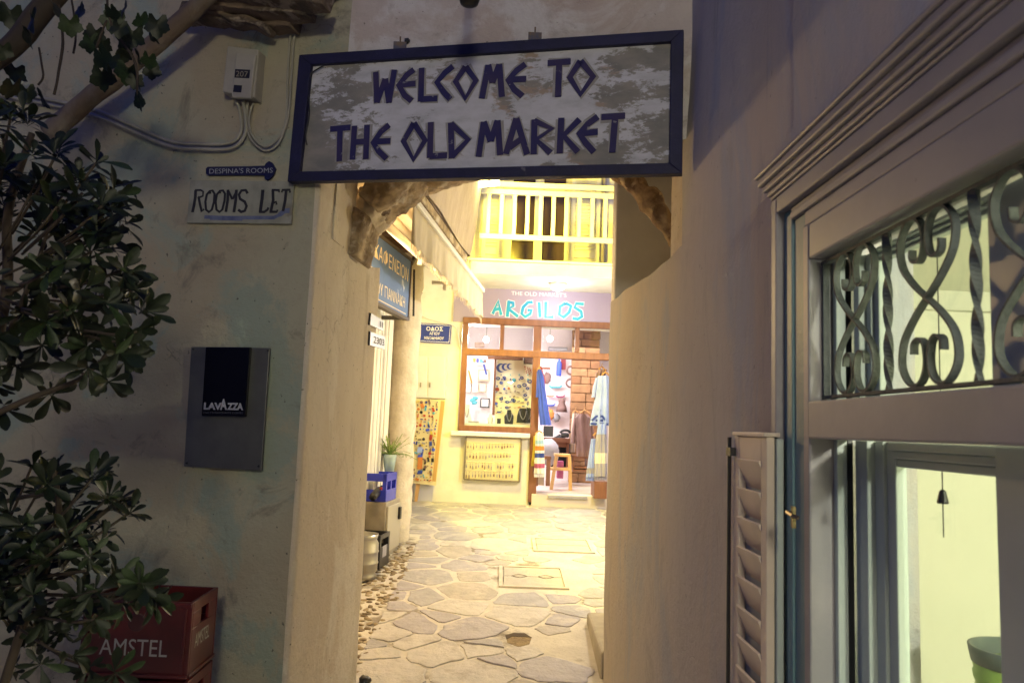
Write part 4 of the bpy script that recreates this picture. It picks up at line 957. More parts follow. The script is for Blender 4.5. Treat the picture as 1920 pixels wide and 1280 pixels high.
for r_ in range(24):
    for c_ in range(8):
        u = (c_ + .5) / 8 * .86 + random.uniform(-.02, .02); v = (r_ + .5) / 24 * .97 + .015 + random.uniform(-.008, .008)
        if random.random() < .1: continue
        cx = (90 + (60 - 90) * v) + u * ((380 + (315 - 380) * v)); cy = 95 + v * 870 + u * 15
        w = random.choice((4, 6, 8, 10, 16)) * random.uniform(.8, 1.2); h = random.choice((5, 8, 11, 20)) * random.uniform(.8, 1.2); R = Matrix.Rotation(random.uniform(-.4, .4), 3, 'Y')
        s_ = 1 / 5.565 / 134; k = random.random()
        c = fs(*c9(cx, cy), 10.65)
        if k < .6: b = MB().obox(c, R @ Vector((w * s_, 0, 0)), (0, .006, 0), R @ Vector((0, 0, h * s_)))
        else: b = MB().lathe(c + Vector((0, .006, 0)), [(w * s_, 0), (w * s_ * .8, .012)], 8, axis=(0, -1, 0))
        single('magnet', b, SH[random.choice(cols9)], 'small colourful souvenir magnet on the tall leaning board', 'magnet', 'magnets on the tall board')
t = thing('magnet_plaque', 'long red and blue plaque low on the tall magnet board', 'plaque', fs(*c9(200, 880), 10.63))
for k, (a, b_, m_) in enumerate(((680, 705, 'blue'), (705, 830, 'orange'), (845, 880, 'navy'), (598, 660, 'sky'))):
    obj('band', MB().slab([fs(*c9(*p), 10.638) for p in ((178 - k, b_), (232 - k, b_), (238 - k, a), (190 - k, a))], (0, -1, 0), .01), SH[m_], t)
# wall cabinet
t = thing('meter_cabinet', 'cream two door wall cabinet above the magnet board', 'cabinet', fs(*cD(360, 370), 10.7))
ca = [cD(*p) for p in ((275, 372), (448, 378), (452, 175), (278, 170))]
obj('body', MB().slab([fs(*p, 10.70) for p in ca], (0, -1, 0), .1), PL_SHOP, t, bevel=.004)
for p in (((279, 368), (358, 371), (360, 176), (281, 174)), ((364, 371), (443, 374), (446, 179), (366, 176))):
    d = obj('cabinet_door', MB().slab([fs(*cD(*k), 10.69) for k in p], (0, -1, 0), .012), WHITE, t, bevel=.003)
    hx = 322 if p[0][0] < 300 else 362 + 4
    obj('handle', MB().obox(fs(*cD(330 if p[0][0] < 300 else 374, 310), 10.68), (.008, 0, 0), (0, .01, 0), (0, 0, .03)), STEEL, d)
# street sign
t = thing('street_sign', 'small blue enamel street name sign with three lines of Greek capitals', 'sign', fs(*cC(637, 1145), 10.78))
SS = [(523, 1136), (746, 1150), (756, 1018), (535, 1006)]
obj('plate', MB().slab([fs(*cC(*p), 10.77) for p in SS], (0, -1, 0), .012), mat('enamel_blue', (.02, .04, .26), rough=.75), t)
bd = MB(); cc = [fs(*cC(*p), 10.768) for p in ((531, 1128), (738, 1141), (747, 1026), (543, 1014))]
for i in range(4): bd.strap([cc[i], cc[(i + 1) % 4]], (0, 1, 0), .006, .004)
WL = mat('white_letters', (.85, .85, .88)); obj('border', bd, WL, t)
pc = lambda a, b_, y=10.769: fs(*cC(a, b_), y)
text('lettering', 'ΟΔΟΣ', WL, t, pc(583, 1060), pc(697, 1062), pc(583, 1032), NF, .004, bold=.015)
text('lettering', 'ΑΓΙΟΥ', WL, t, pc(604, 1089), pc(676, 1092), pc(604, 1068), NF, .004, bold=.015)
text('lettering', 'ΝΙΚΟΔΗΜΟΥ', WL, t, pc(569, 1118), pc(703, 1123), pc(569, 1098), NF, .004, bold=.015)
single('wall_cable', sm(MB().tube(spline([pc(490, 870, 10.75), pc(560, 960, 10.74), pc(680, 1000, 10.74), pc(770, 1025, 10.75), pc(800, 1070, 10.76), pc(815, 1180, 10.77)], 6), .008, 6)), WHITE, 'white cable looping above the small blue street sign', 'cable')

# ================================================================ CAFE BUILDING
cf = thing('cafe_building', 'weathered pale building on the left of the lane with an overhanging upper floor', 'building', (-1.6, 7, 0))
wp = [FC_O + FC_U * u for u in (-2.9, 1.05)]
w = sheet([(wp[0].x, wp[0].y), (wp[1].x, wp[1].y)][::-1], -.2, 3.6, .02); w.f = [f for f in w.f]
obj('wall', w, PL_CAFE, cf)
# end column
cc = fs(*cD(225, 800), 8.45)
b = MB(); n_ = 22
for j in range(60):
    z = .2 + j * .058
    for k in range(n_):
        a = 2 * PI * k / n_; d = Vector((math.cos(a), math.sin(a), 0)); p = Vector((cc.x - .03, 8.5, z)) + Vector((d.x * .165, d.y * .2, 0)); b.v.append(p + d * (.025 * noise.noise(p * 6) + .012 * noise.noise(p * 19)))
for j in range(59):
    for k in range(n_): a = j * n_ + k; c = j * n_ + (k + 1) % n_; b.f.append((a, c, c + n_, a + n_))
b.smooth = True; obj('corner_column', b, PL_CAFE, cf)
obj('end_wall', MB().box((-4, 8.35, 0), (-1.18, 8.7, 3.6)), PL_CAFE, cf)
# white plank shutter/door strips left of the column
for k in range(5):
    a = fc(707 + k * 6.2, 700, .10 + .02 * (k % 2)); u = (a - FC_O).dot(FC_U)
    obj('door_board', MB().obox(fcp(u, .07, 1.75), FC_U * .085, FC_N * .02, (0, 0, 1.05)), PL_SHOP, cf, bevel=.01)
# overhang
n1 = fs(883, 469, 9.0); n1.z = 0; n0 = fs(796, 341, 6.4); n0.z = 0; n0 = n1 + (n0 - n1) * 1.35
ov = sheet([(n1.x - 1.2, n1.y + .1), (n1.x, n1.y), (n0.x, n0.y)][::1], 3.58, 6.2, .022, rad=.08, zf=None)
ov.f = [f[::-1] for f in ov.f]
for v in ov.v: v.x += (v.z - 3.58) * .12
ov.prism([(n0.x - .03, n0.y, 3.6), (n1.x - .03, n1.y - .03, 3.6), (n1.x - 1.2, n1.y - .03, 3.6), (n0.x - 1.2, n0.y, 3.6)], (0, 0, .1))
obj('upper_wall', ov, mat('plaster_upper', (.40, .33, .26), (.33, .27, .21), 4, .92, .8, 14, c3_=(.38, .28, .20), scale3=9, contrast3=(.66, .72), stretch=(1, 1, .4)), cf)
for k in range(5):
    yy = 5.9 + k * .66; e = n0.lerp(n1, (yy - n0.y) / (n1.y - n0.y))
    obj('joist', MB().box((e.x - .95, yy - .08, 3.37), (e.x - .05, yy + .08, 3.585)), DARKW, cf, bevel=.008)
obj('floor_boards', MB().prism([(n0.x - .02, n0.y, 3.586), (n1.x - .05, n1.y - .06, 3.586), (n1.x - 1.2, n1.y - .06, 3.586), (n0.x - 1.2, n0.y, 3.586)], (0, 0, .013)), DARKW, cf)
obj('edge_beam', MB().hexa([(n0.x - .16, n0.y, 3.50), (n0.x - .03, n0.y, 3.50), (n1.x - .03, n1.y - .03, 3.50), (n1.x - .16, n1.y - .03, 3.50)], [(n0.x - .16, n0.y, 3.582), (n0.x - .03, n0.y, 3.582), (n1.x - .03, n1.y - .03, 3.582), (n1.x - .16, n1.y - .03, 3.582)]), STONE, cf, bevel=.01)
# dark transom grille above the sign
t0, t1 = -2.2, .35
gp = obj('transom_grille', MB().obox(fcp((t0 + t1) / 2, .012, 3.1), FC_U * (t1 - t0) / 2, FC_N * .01, (0, 0, .26)), BLACK, cf)
for k in range(26):
    u = t0 + .05 + k * (t1 - t0 - .1) / 25; obj('bar', MB().tube([fcp(u, .05, 2.85), fcp(u, .05, 3.35)], .006, 5), BLACK, gp)
# awning
aw = thing('awning', 'half retracted cream canvas awning with a fringed valance over the cafe front', 'awning', fcp(-.5, .7, 3.1))
f0, f1 = fs(775, 375, 5.10), fs(905, 545, 8.62)
AD = (f1 - f0).normalized(); AN = Vector((AD.y, -AD.x, 0)).normalized()
obj('front_bar', MB().strap([f0, f1], AN, .045, .05), WHITE, aw, bevel=.008)
obj('roller', sm(MB().tube([f0 - AN * .48 + Vector((0, 0, .22)), f1 - AN * .45 + Vector((0, 0, .22)) - AD * .5], .045, 12)), CREAMP, aw)
cl = MB(); ns = 30
for i in range(ns + 1):
    for j in range(9):
        a = f0.lerp(f1, i / ns); p = a - AN * .48 * (j / 8) + Vector((0, 0, .02 + .23 * (j / 8) - .03 * math.sin(j / 8 * PI))); cl.v.append(p)
for i in range(ns):
    for j in range(8): a = i * 9 + j; cl.f.append((a, a + 9, a + 10, a + 1))
cl.smooth = True; obj('canopy_cloth', cl, CREAMP, aw)
va = MB(); ns = 90
for i in range(ns + 1):
    a = f0.lerp(f1, i / ns); L_ = .27 + .022 * abs(math.sin(i * .55)) + .012 * random.random()
    for j in range(7):
        s_ = j / 6; va.v.append(a + Vector((0, 0, -.02 - L_ * s_)) + AN * (.018 * math.sin(i * .45) + .01 * math.sin(i * 1.3)) * s_)
for i in range(ns):
    for j in range(6): a = i * 7 + j; va.f.append((a, a + 7, a + 8, a + 1))
va.smooth = True; o = obj('valance', va, CREAMP, aw); sdf = o.modifiers.new('s', 'SOLIDIFY'); sdf.thickness = .003
frg = MB()
for i in range(120):
    a = f0.lerp(f1, (i + random.random()) / 120); frg.tube([a + Vector((0, 0, -.28)), a + Vector((random.uniform(-.01, .01), random.uniform(-.01, .01), -.33 - .03 * random.random()))], .002, 3)
for i in range(5): a = f1 - AD * (.01 + .012 * i); frg.tube([a + Vector((0, 0, -.28)), a + Vector((0, .01, -.36)), a + Vector((.01, 0, -.42 + .01 * i))], .004, 4)
obj('fringe', frg, CREAMP, aw, kind='stuff')
cb0, cb1 = fs(712, 410, 5.3), fs(831, 521, 7.9)
obj('crossbar', sm(MB().tube([cb0, cb1], .034, 12)), WHITE, aw)
for px, py, yy in ((787, 478, 6.7), (825, 508, 7.7)):
    a = fs(px, py + 6, yy); obj('arm', MB().strap([a + Vector((0, 0, -.06)), a + Vector((.02, .02, .06)), a + Vector((.14, .1, .05))], (0, 1, 0), .04, .04), WHITE, aw)
bq = fs(831, 528, 8.2); obj('bracket', MB().box((bq.x - .12, bq.y - .03, bq.z - .03), (bq.x + .06, bq.y + .03, bq.z + .0)).box((bq.x - .0, bq.y - .02, bq.z - .09), (bq.x + .035, bq.y + .02, bq.z - .03)), STEEL, aw)
# kafeneion sign
KY = .37
kt = thing('cafe_sign', 'blue grey hanging sign with cream Greek capitals in a dark frame over the lane', 'sign', fc(735, 560, KY))
def pk(a, b_, off=KY): return fc(*cC(a, b_), off)
q = [pk(130, 860), pk(455, 982), pk(480, 578), pk(195, 355)]
q = [fc(690, 560, KY), pk(455, 982), pk(480, 578), fc(697, 430, KY)]
KB = mat('sign_blue_glare', (.06, .13, .32), (.08, .16, .36), 3, .55, c3_=(.50, .56, .66), scale3=3.5, contrast3=(.63, .67))  # pale patches are the white reflection painted into the board colour
obj('board', MB().slab(q, FC_N, .02), KB, kt)
ff = MB()
for i in range(4): ff.strap([q[i] - FC_N * .02, q[(i + 1) % 4] - FC_N * .02], FC_N, .03, .06)
obj('frame', ff, mat('sign_frame', (.06, .045, .035), rough=.6), kt)
obj('bracket', MB().strap([pk(480, 600) , pk(480, 600) + Vector((-.0, .25, .12))], (0, 0, 1), .03, .04).strap([pk(465, 975) - FC_N * .0, pk(465, 975) - FC_N * .37], (0, 0, 1), .03, .04).tube([pk(500, 640, .3), pk(495, 960, .3)], .012, 6), BLACK, kt)
KL = mat('cream_letters', (.80, .70, .50), rough=.6)
text('lettering', 'ΚΑΦΕΝΕΙΟΝ', KL, kt, pk(225, 560), pk(455, 728), pk(230, 450), FC_N, .003)
text('lettering', 'ΣΤΟΥ ΓΙΑΝΝΑΚΗ', KL, kt, fc(693, 543, KY), pk(434, 905), fc(693, 519, KY), FC_N, .003)
obj('lettering', strokes([[(230, 835), (438, 945)]], lambda a, b_: pk(a, b_), FC_N, .008, .004, .003), KL, kt)
# wire lattice behind sign
# plaques on the passage reveal
rvd = Vector((.12, 1.2, 0)).normalized(); rvn = Vector((rvd.y, -rvd.x, 0))
for k, (cs) in enumerate((((195, 1020), (290, 1065), (290, 990), (205, 940)), ((195, 1160), (300, 1192), (300, 1098), (200, 1065)))):
    q = [onplane(*cC(*p), Vector((-.79, 4.75, 0)) + rvn * .012, rvn) for p in cs]
    t = thing('enamel_plaque', ('small white door plaque at the passage corner, upper of two', 'small white door plaque at the passage corner, lower of two')[k], 'plaque', q[0])
    obj('plate', MB().slab(q, rvn, .008), mat('plaque_white', (.55, .57, .62), rough=.3), t, bevel=.002)
    obj('edge', MB().strap([q[0] - rvn * .004, q[3] - rvn * .004], rvn, .012, .012), BLACK, t)
    c = (q[0] + q[2]) / 2
    text('lettering', ('38', '4 3 8')[k] if False else ('||', '2303')[k], mat('plaque_ink', ((.05, .05, .06) if k == 0 else (.42, .43, .47))), t, q[0].lerp(q[1], .7 if k == 0 else .2) .lerp(q[3].lerp(q[2], .7 if k == 0 else .2), .25), q[0].lerp(q[1], .9).lerp(q[3].lerp(q[2], .9), .25), q[0].lerp(q[1], .7 if k == 0 else .2).lerp(q[3].lerp(q[2], .7 if k == 0 else .2), .75), rvn, .003)
# flood lamp
c = fs(918, 343, 8.75)
t = thing('flood_lamp', 'glowing yellow flood lamp at the corner of the overhanging upper floor', 'flood lamp', c)
obj('housing', MB().box((c.x - .12, 8.72, c.z + .03), (c.x + .11, 8.86, c.z + .12)), BLACK, t, bevel=.01)
obj('lens', MB().hexa([(c.x - .11, 8.68, c.z - .03), (c.x + .11, 8.68, c.z - .01), (c.x + .11, 8.84, c.z + .0), (c.x - .11, 8.84, c.z - .03)], [(c.x - .11, 8.71, c.z + .029), (c.x + .11, 8.71, c.z + .029), (c.x + .11, 8.84, c.z + .029), (c.x - .11, 8.84, c.z + .029)]), mat('lit_lens', (1, .9, .5), emit=(1, .85, .35), estr=30), t)
t = thing('assumed_door_lamp', 'small assumed warm wall lamp, out of view, beside the cafe door just past the passage', 'wall lamp', (-1.2, 6.0, 2.8))  # hidden fixture assumed for the warm light reaching the right wall
obj('arm', MB().tube([(-1.45, 6.0, 2.86), (-1.3, 6.0, 2.92), (-1.16, 6.0, 2.86)], .01, 6), BLACK, t); obj('lamp_shade', MB().lathe((-1.16, 6.0, 2.81), [(.10, 0), (.03, .05)], 12), BLACK, t)
t = thing('assumed_bulkhead_lamp', 'assumed lit yellow bulkhead lamp, out of view, on the end wall of the cafe building', 'wall lamp', (-1.12, 8.72, 3.2))  # assumed from the yellow glow under the awning, fixture itself hidden
obj('base', MB().box((-1.2, 8.70, 3.14), (-1.04, 8.74, 3.34)), BLACK, t); obj('arm', MB().tube([(-1.12, 8.74, 3.26), (-1.12, 9.25, 3.22)], .012, 6), BLACK, t); obj('lamp_shade', MB().lathe((-1.12, 9.25, 3.17), [(.11, 0), (.03, .07)], 12), BLACK, t)
# right side of the lane
oh = thing('opposite_house', 'plain house front across the little square from the passage', 'building', (0, -3.4, 0))
obj('wall', MB().box((-9, -3.9, 0), (.7, -3.4, 5.5)), PL_LEFT, oh)
t = thing('fill_lantern', 'added fill lantern, out of view, on the house front opposite the passage', 'lantern', (.25, -3.3, 3.3))  # unseen fixture added to carry the fill lamp
obj('bracket', MB().tube([(.25, -3.4, 3.4), (.25, -3.2, 3.55), (.25, -2.9, 3.52)], .012, 6), BLACK, t); obj('lantern_cap', MB().lathe((.25, -2.9, 3.44), [(.12, 0), (.02, .07)], 8), BLACK, t)
lr = thing('lane_house', 'plain pale house wall closing the right side of the lane', 'building', (1.9, 8, 0))
obj('wall', MB().box((1.85, 4.95, 0), (2.4, 9.6, 5)), PL_SHOP, lr)
c = Vector((1.7, 8.0, 2.6)); t = thing('assumed_wall_lantern', 'assumed lit wall lantern, out of view, on the house at the right of the lane', 'lantern', c)  # unseen lantern, assumed from the lit surfaces and added to brighten the lane
obj('bracket', MB().tube([(1.85, 8, 2.65), (1.7, 8, 2.75), (1.55, 8, 2.65)], .012, 6), BLACK, t); obj('lantern_cap', MB().lathe((1.55, 8, 2.58), [(.1, 0), (.02, .06)], 8), BLACK, t)

# ---------------------------------------------------------------- things along the cafe wall
def cfbox(u0, u1, o0, o1, z0, z1, mb=None):
    mb = mb or MB(); return mb.obox(fcp((u0 + u1) / 2, (o0 + o1) / 2, (z0 + z1) / 2), FC_U * (u1 - u0) / 2, FC_N * (o1 - o0) / 2, (0, 0, (z1 - z0) / 2))
pF = fs(*cD(198, 1130), 7.75); G = gz(7.9)
zt_ = fs(*cD(170, 866), 7.7).z
fd = thing('steel_cabinet', 'waist high stainless steel cabinet against the cafe wall', 'cabinet', fcp(.2, .2, G))
uo = (fs(*cD(232, 1000), 8.15) - FC_O).dot(FC_N)
obj('body', cfbox(-.05, .50, -.02, uo, G, zt_), mat('dull_steel', (.36, .33, .27), (.28, .25, .20), 4, .45, metal=.3), fd, bevel=.008)
obj('cabinet_door', cfbox(-.03, .48, uo + .001, uo + .02, G + .05, zt_ - .04), mat('dull_steel2', (.44, .41, .34), rough=.45, metal=.3), fd, bevel=.005)
obj('handle', cfbox(.36, .42, uo + .02, uo + .045, zt_ - .2, zt_ - .08), BLACK, fd, bevel=.004)
# blue crate on the cabinet
z0 = zt_ + .002; z1 = fs(*cD(190, 730), 7.8).z
bc = thing('blue_crate', 'bright blue plastic crate on the steel cabinet', 'crate', fcp(.1, .2, z0))
BL = mat('blue_plastic', (.015, .03, .45), rough=.35)
m_ = MB(); o0, o1 = uo - .36, uo - .01; u0, u1 = -.04, .36
for a in ((u0, u0 + .015, o0, o1), (u1 - .015, u1, o0, o1), (u0 + .015, u1 - .015, o0, o0 + .015), (u0 + .015, u1 - .015, o1 - .015, o1)):
    cfbox(a[0], a[1], a[2], a[3], z0, z0 + (z1 - z0) * .42, m_); cfbox(a[0], a[1], a[2], a[3], z1 - (z1 - z0) * .28, z1, m_)
for a, b_ in ((u0, o0), (u1 - .04, o0), (u0, o1 - .04), (u1 - .04, o1 - .04), (u0 + .17, o1 - .04)): cfbox(a, a + .04, b_, b_ + .039, z0, z1 - .001, m_)
cfbox(u0, u1, o0, o1, z0, z0 + .01, m_)
obj('shell', m_, BL, bc, bevel=.003)
single('dark_bottle', sm(MB().lathe(fcp(-.16, uo - .10, zt_ + .06), [(.035, -.02), (.038, 0), (.038, .18), (.015, .24), (.015, .30)], 12, axis=FC_U + Vector((0, 0, .25)))), BLACK, 'dark bottle lying in front of the blue crate', 'bottle')
single('red_can', sm(MB().lathe(fcp(.02, uo - .08, z0 + .012), [(.033, 0), (.033, .12)], 12)), SH['red'], 'red can standing inside the blue crate', 'can')
# potted fern
pf = thing('potted_plant', 'feathery green plant in a pale blue pot behind the blue crate', 'potted plant', fs(*cD(178, 722), 8.1))
b0_ = fs(*cD(178, 724), 8.05); h = fs(*cD(178, 645), 8.05).z - b0_.z
obj('pot', sm(MB().lathe(b0_, [(.05, 0), (.065, h * .8), (.07, h)], 16)), mat('pale_blue_pot', (.35, .48, .50), rough=.5), pf)
fl = MB(); LFB = mat('fern_green', (.16, .25, .05), (.22, .32, .08), 9, .6)
for k in range(46):
    a = random.uniform(0, 2 * PI); l = random.uniform(.12, .3); base = b0_ + Vector((0, 0, h)); dr = Vector((math.cos(a) * .9, math.sin(a) * .6, random.uniform(.2, 1.3))).normalized()
    pts = [base + dr * l * s_ + Vector((0, 0, -.35 * l * s_ * s_ * (1.2 if dr.z < .6 else .3))) for s_ in (0, .35, .7, 1)]
    fl.strap(pts, Vector((-math.sin(a), math.cos(a), .2)), .003, .006)
    for s_ in range(7):
        p = pts[0].lerp(pts[-1], .3 + s_ * .1) ; d = Vector((random.uniform(-1, 1), random.uniform(-1, 1), random.uniform(-.5, .5))).normalized() * .028
        w_ = d.cross(Vector((0, 0, 1))).normalized() * .009; fl.add([p, p + d * .5 + w_, p + d, p + d * .5 - w_], [(0, 1, 2, 3)])
obj('foliage', fl, LFB, pf, kind='stuff')
# black crates + keg
def pcrate(label, u0, u1, o0, o1, z0, z1, m1, nm='plastic_crate', tilt=0, grp=None):
    t = thing(nm, label, 'crate', fcp((u0 + u1) / 2, (o0 + o1) / 2, z0), grp); m_ = MB(); w = .014; h = z1 - z0
    for a in ((u0, u0 + w, o0, o1), (u1 - w, u1, o0, o1), (u0 + w, u1 - w, o0, o0 + w), (u0 + w, u1 - w, o1 - w, o1)):
        cfbox(*a, z0, z0 + h * .62, m_); cfbox(*a, z1 - h * .14, z1, m_)
    for a, b_ in ((u0, o0), (u1 - .05, o0), (u0, o1 - .05), (u1 - .05, o1 - .05)): cfbox(a, a + .05, b_, b_ + .0495, z0, z1 - .001, m_)
    cfbox(u0, u1, o0, o1, z0, z0 + .01, m_); obj('shell', m_, m1, t, bevel=.003); return t
e1 = (fs(*cD(192, 1120), 7.6) - FC_O).dot(FC_N)
g2 = gz(7.4)
t = pcrate('black bottle crate on the pebbles beside the keg', -.42, -.08, e1 - .28, e1, g2 + .01, fs(*cD(165, 1020), 7.35).z, BLACK)
obj('label_plate', cfbox(-.34, -.2, e1 + .001, e1 + .004, g2 + .1, g2 + .2), SH['grey'], t)
t2 = pcrate('black crate leaning up behind the keg against the steel cabinet', -.40, -.1, e1 - .62, e1 - .30, g2 + .0, fs(*cD(140, 935), 7.45).z, BLACK)
kp = fs(*cD(84, 1190), 7.0); kz0 = gz(6.95); kz1 = fs(*cD(100, 1025), 6.95).z; R_ = .17; kx = fs(*cD(131, 1060), 6.95).x - R_; h = kz1 - kz0
kg = thing('beer_keg', 'dented steel beer keg at the passage corner', 'keg', (kx, 6.95, kz0))
obj('barrel', sm(MB().lathe((kx, 6.95, kz0), [(R_ * .92, 0), (R_ * .92, h * .1), (R_ * .86, h * .13), (R_ * .97, h * .2), (R_ * .97, h * .33), (R_, h * .35), (R_, h * .38), (R_ * .97, h * .4), (R_ * .97, h * .58), (R_, h * .6), (R_, h * .63), (R_ * .97, h * .65), (R_ * .97, h * .8), (R_ * .86, h * .88), (R_ * .9, h * .9), (R_ * .95, h), (R_ * .88, h), (R_ * .84, h * .9)], 28)), STEEL, kg)

# ================================================================ WELCOME SIGN
SA = math.atan2(.42, 1.64); SN = Vector((-math.sin(SA), -math.cos(SA), 0)); SO = Vector((.72, 3.10, 0))
def sg(px, py, off=0): return onplane(px, py, SO + SN * off, SN)
ws = thing('welcome_sign', 'long peeling white signboard with navy frame and WELCOME TO THE OLD MARKET lettering', 'sign', sg(920, 330))
corner = [sg(548, 339), sg(1275, 322), sg(1278, 66), sg(566, 112)]
# board material : brushed white over grey
bm = bpy.data.materials.new('peeled_board'); bm.use_nodes = True; n = bm.node_tree.nodes; L = bm.node_tree.links; pbs = n['Principled BSDF']; pbs.inputs['Roughness'].default_value = .75
tc = n.new('ShaderNodeTexCoord'); mp = n.new('ShaderNodeMapping'); mp.inputs['Scale'].default_value = (1.0, 1.0, 2.3); mp.inputs['Rotation'].default_value = (0, .22, 0); L.new(tc.outputs['Object'], mp.inputs[0])
def NZ(s, d, r=.62):
    t_ = n.new('ShaderNodeTexNoise'); t_.inputs['Scale'].default_value = s; t_.inputs['Detail'].default_value = d; t_.inputs['Roughness'].default_value = r; L.new(mp.outputs[0], t_.inputs[0]); return t_.outputs[0]
def MR(s, a, b_):
    r_ = n.new('ShaderNodeMapRange'); r_.inputs[1].default_value = a; r_.inputs[2].default_value = b_; L.new(s, r_.inputs[0]); return r_.outputs[0]
def MX(f, a, b_):
    x = n.new('ShaderNodeMix'); x.data_type = 'RGBA'
    L.new(f, x.inputs[0])
    for s_, v in ((6, a), (7, b_)):
        if isinstance(v, tuple): x.inputs[s_].default_value = (*v, 1)
        else: L.new(v, x.inputs[s_])
    return x.outputs[2]
sep = n.new('ShaderNodeSeparateXYZ'); L.new(tc.outputs['Object'], sep.inputs[0])
# distance from board centre -> more bare toward the corners
ax = n.new('ShaderNodeMath'); ax.operation = 'MULTIPLY'; L.new(sep.outputs[0], ax.inputs[0]); L.new(sep.outputs[0], ax.inputs[1])
ad = n.new('ShaderNodeMath'); ad.operation = 'MULTIPLY_ADD'; L.new(ax.outputs[0], ad.inputs[0]); ad.inputs[1].default_value = .22; L.new(NZ(2.9, 12, .74), ad.inputs[2])
grey = MX(MR(NZ(7, 5), .35, .65), (.17, .165, .16), (.25, .23, .21))
wht = MX(MR(NZ(9, 6), .4, .7), (.50, .50, .56), (.38, .38, .42))
brn = MX(MR(NZ(3.1, 9), .56, .60), wht, (.30, .23, .19))
fin = MX(MR(ad.outputs[0], .555, .585), brn, grey)
L.new(fin, pbs.inputs['Base Color'])
bp = n.new('ShaderNodeBump'); bp.inputs['Strength'].default_value = .5; bp.inputs['Distance'].default_value = .006; L.new(ad.outputs[0], bp.inputs['Height']); L.new(bp.outputs[0], pbs.inputs['Normal'])
obj('board', MB().slab([c - SN * .012 for c in corner], SN, .015), bm, ws)
fr = MB()
ci = [sg(564, 323), sg(1255, 307), sg(1258, 80), sg(585, 123)]; coo = [sg(541, 342), sg(1279, 327), sg(1282, 58), sg(563, 105)]
for i in range(4):
    j = (i + 1) % 4; q = [coo[i], coo[j], ci[j], ci[i]]
    fr.slab([p + SN * .012 for p in q], SN, .045)
obj('frame', fr, NAVY, ws, bevel=.003)
WT = [[(456, 236), (461, 378)], [(461, 378), (500, 268)], [(500, 268), (518, 378)], [(516, 378), (542, 226)],
      [(632, 226), (600, 250), (562, 298), (590, 345), (622, 370)], [(570, 296), (640, 290)], [(668, 218), (664, 372)], [(662, 362), (740, 358)],
      [(812, 210), (775, 240), (738, 284), (770, 330), (800, 362)], [(870, 212), (824, 280), (868, 358), (918, 276), (870, 212)],
      [(945, 360), (975, 204)], [(975, 204), (994, 286)], [(994, 286), (1026, 202)], [(1026, 202), (1038, 352)],
      [(1146, 200), (1105, 230), (1066, 274), (1095, 318), (1132, 348)], [(1074, 273), (1150, 268)],
      [(1248, 196), (1355, 188)], [(1302, 192), (1296, 352)], [(1400, 186), (1350, 262), (1400, 340), (1458, 258), (1400, 186)],
      [(246, 500), (340, 492)], [(292, 498), (288, 648)], [(358, 484), (348, 640)], [(416, 480), (410, 638)], [(352, 560), (414, 556)],
      [(518, 480), (480, 512), (444, 562), (470, 602), (506, 636)], [(450, 558), (524, 554)], [(632, 472), (584, 556), (630, 640), (684, 552), (632, 472)],
      [(710, 468), (706, 632)], [(704, 625), (785, 620)], [(802, 470), (806, 634)], [(802, 474), (882, 548), (806, 628)],
      [(930, 628), (954, 466)], [(954, 466), (986, 556)], [(986, 556), (1018, 460)], [(1018, 460), (1030, 620)],
      [(1056, 614), (1104, 450)], [(1104, 450), (1154, 616)], [(1072, 585), (1128, 545)],
      [(1188, 455), (1184, 616)], [(1186, 462), (1268, 498), (1194, 548), (1262, 610)],
      [(1312, 448), (1304, 612)], [(1396, 455), (1322, 530), (1388, 606)],
      [(1480, 442), (1435, 475), (1394, 520), (1425, 565), (1462, 606)], [(1400, 520), (1480, 512)], [(1496, 445), (1606, 438)], [(1560, 442), (1546, 608)]]
pw = lambda a, b_: sg(*c4(a, b_), -.012)
jit = []
for s_ in WT: jit.append([(a + random.uniform(-6, 6), b_ + random.uniform(-6, 6)) for a, b_ in s_])
obj('worn_outline', strokes(jit, pw, SN, .043, .0016, .0008), HALO, ws)
obj('lettering', strokes(WT, pw, SN, .028, .0016, .004), LETTER, ws)
for px, py in ((750, 87), (1003, 70)):
    c = sg(px, py, -.02); obj('hook_plate', MB().box((c.x - .03, c.y - .006, c.z - .02), (c.x + .03, c.y + .0, c.z + .02)).tube([(c.x, c.y, c.z + .02), (c.x, c.y - .004, c.z + .045)], .004, 5), mat('rust_blue', (.06, .07, .12), (.15, .10, .06), 20, .7), ws)
# cable draped on the sign's left
single('thin_cable', sm(MB().tube(spline([sg(*c4(215, 205), .004), sg(*c4(160, 240), .004), sg(*c4(138, 300), .004), sg(*c4(148, 420), .004), sg(*c4(130, 520), .004), sg(*c4(136, 570), .004)], 6), .0035, 5)), BLACK, 'thin dark cable dangling inside the left edge of the long signboard', 'cable')
# hanging fitting at the very top
c = fs(880, 2, 2.85); t = thing('hanging_lamp', 'dark unlit lamp shade just showing at the top edge above the signboard', 'lamp', (c.x, c.y, c.z))
obj('shade', sm(MB().lathe((c.x, c.y, c.z), [(.02, -.02), (.035, -.012), (.045, .02), (.05, .06), (.02, .10)], 16)), BLACK, t)
obj('bracket', MB().tube([(c.x, c.y, c.z + .1), (c.x, c.y + .1, c.z + .3), (c.x, c.y + .45, c.z + .32)], .012, 6), BLACK, t)
single('wall_hole', sm(MB().blob(fa(763, 77, .022), .012, .008, .014, .3, 3, 1)), BLACK, 'small dark plug in the wall above the signboard', 'plug')

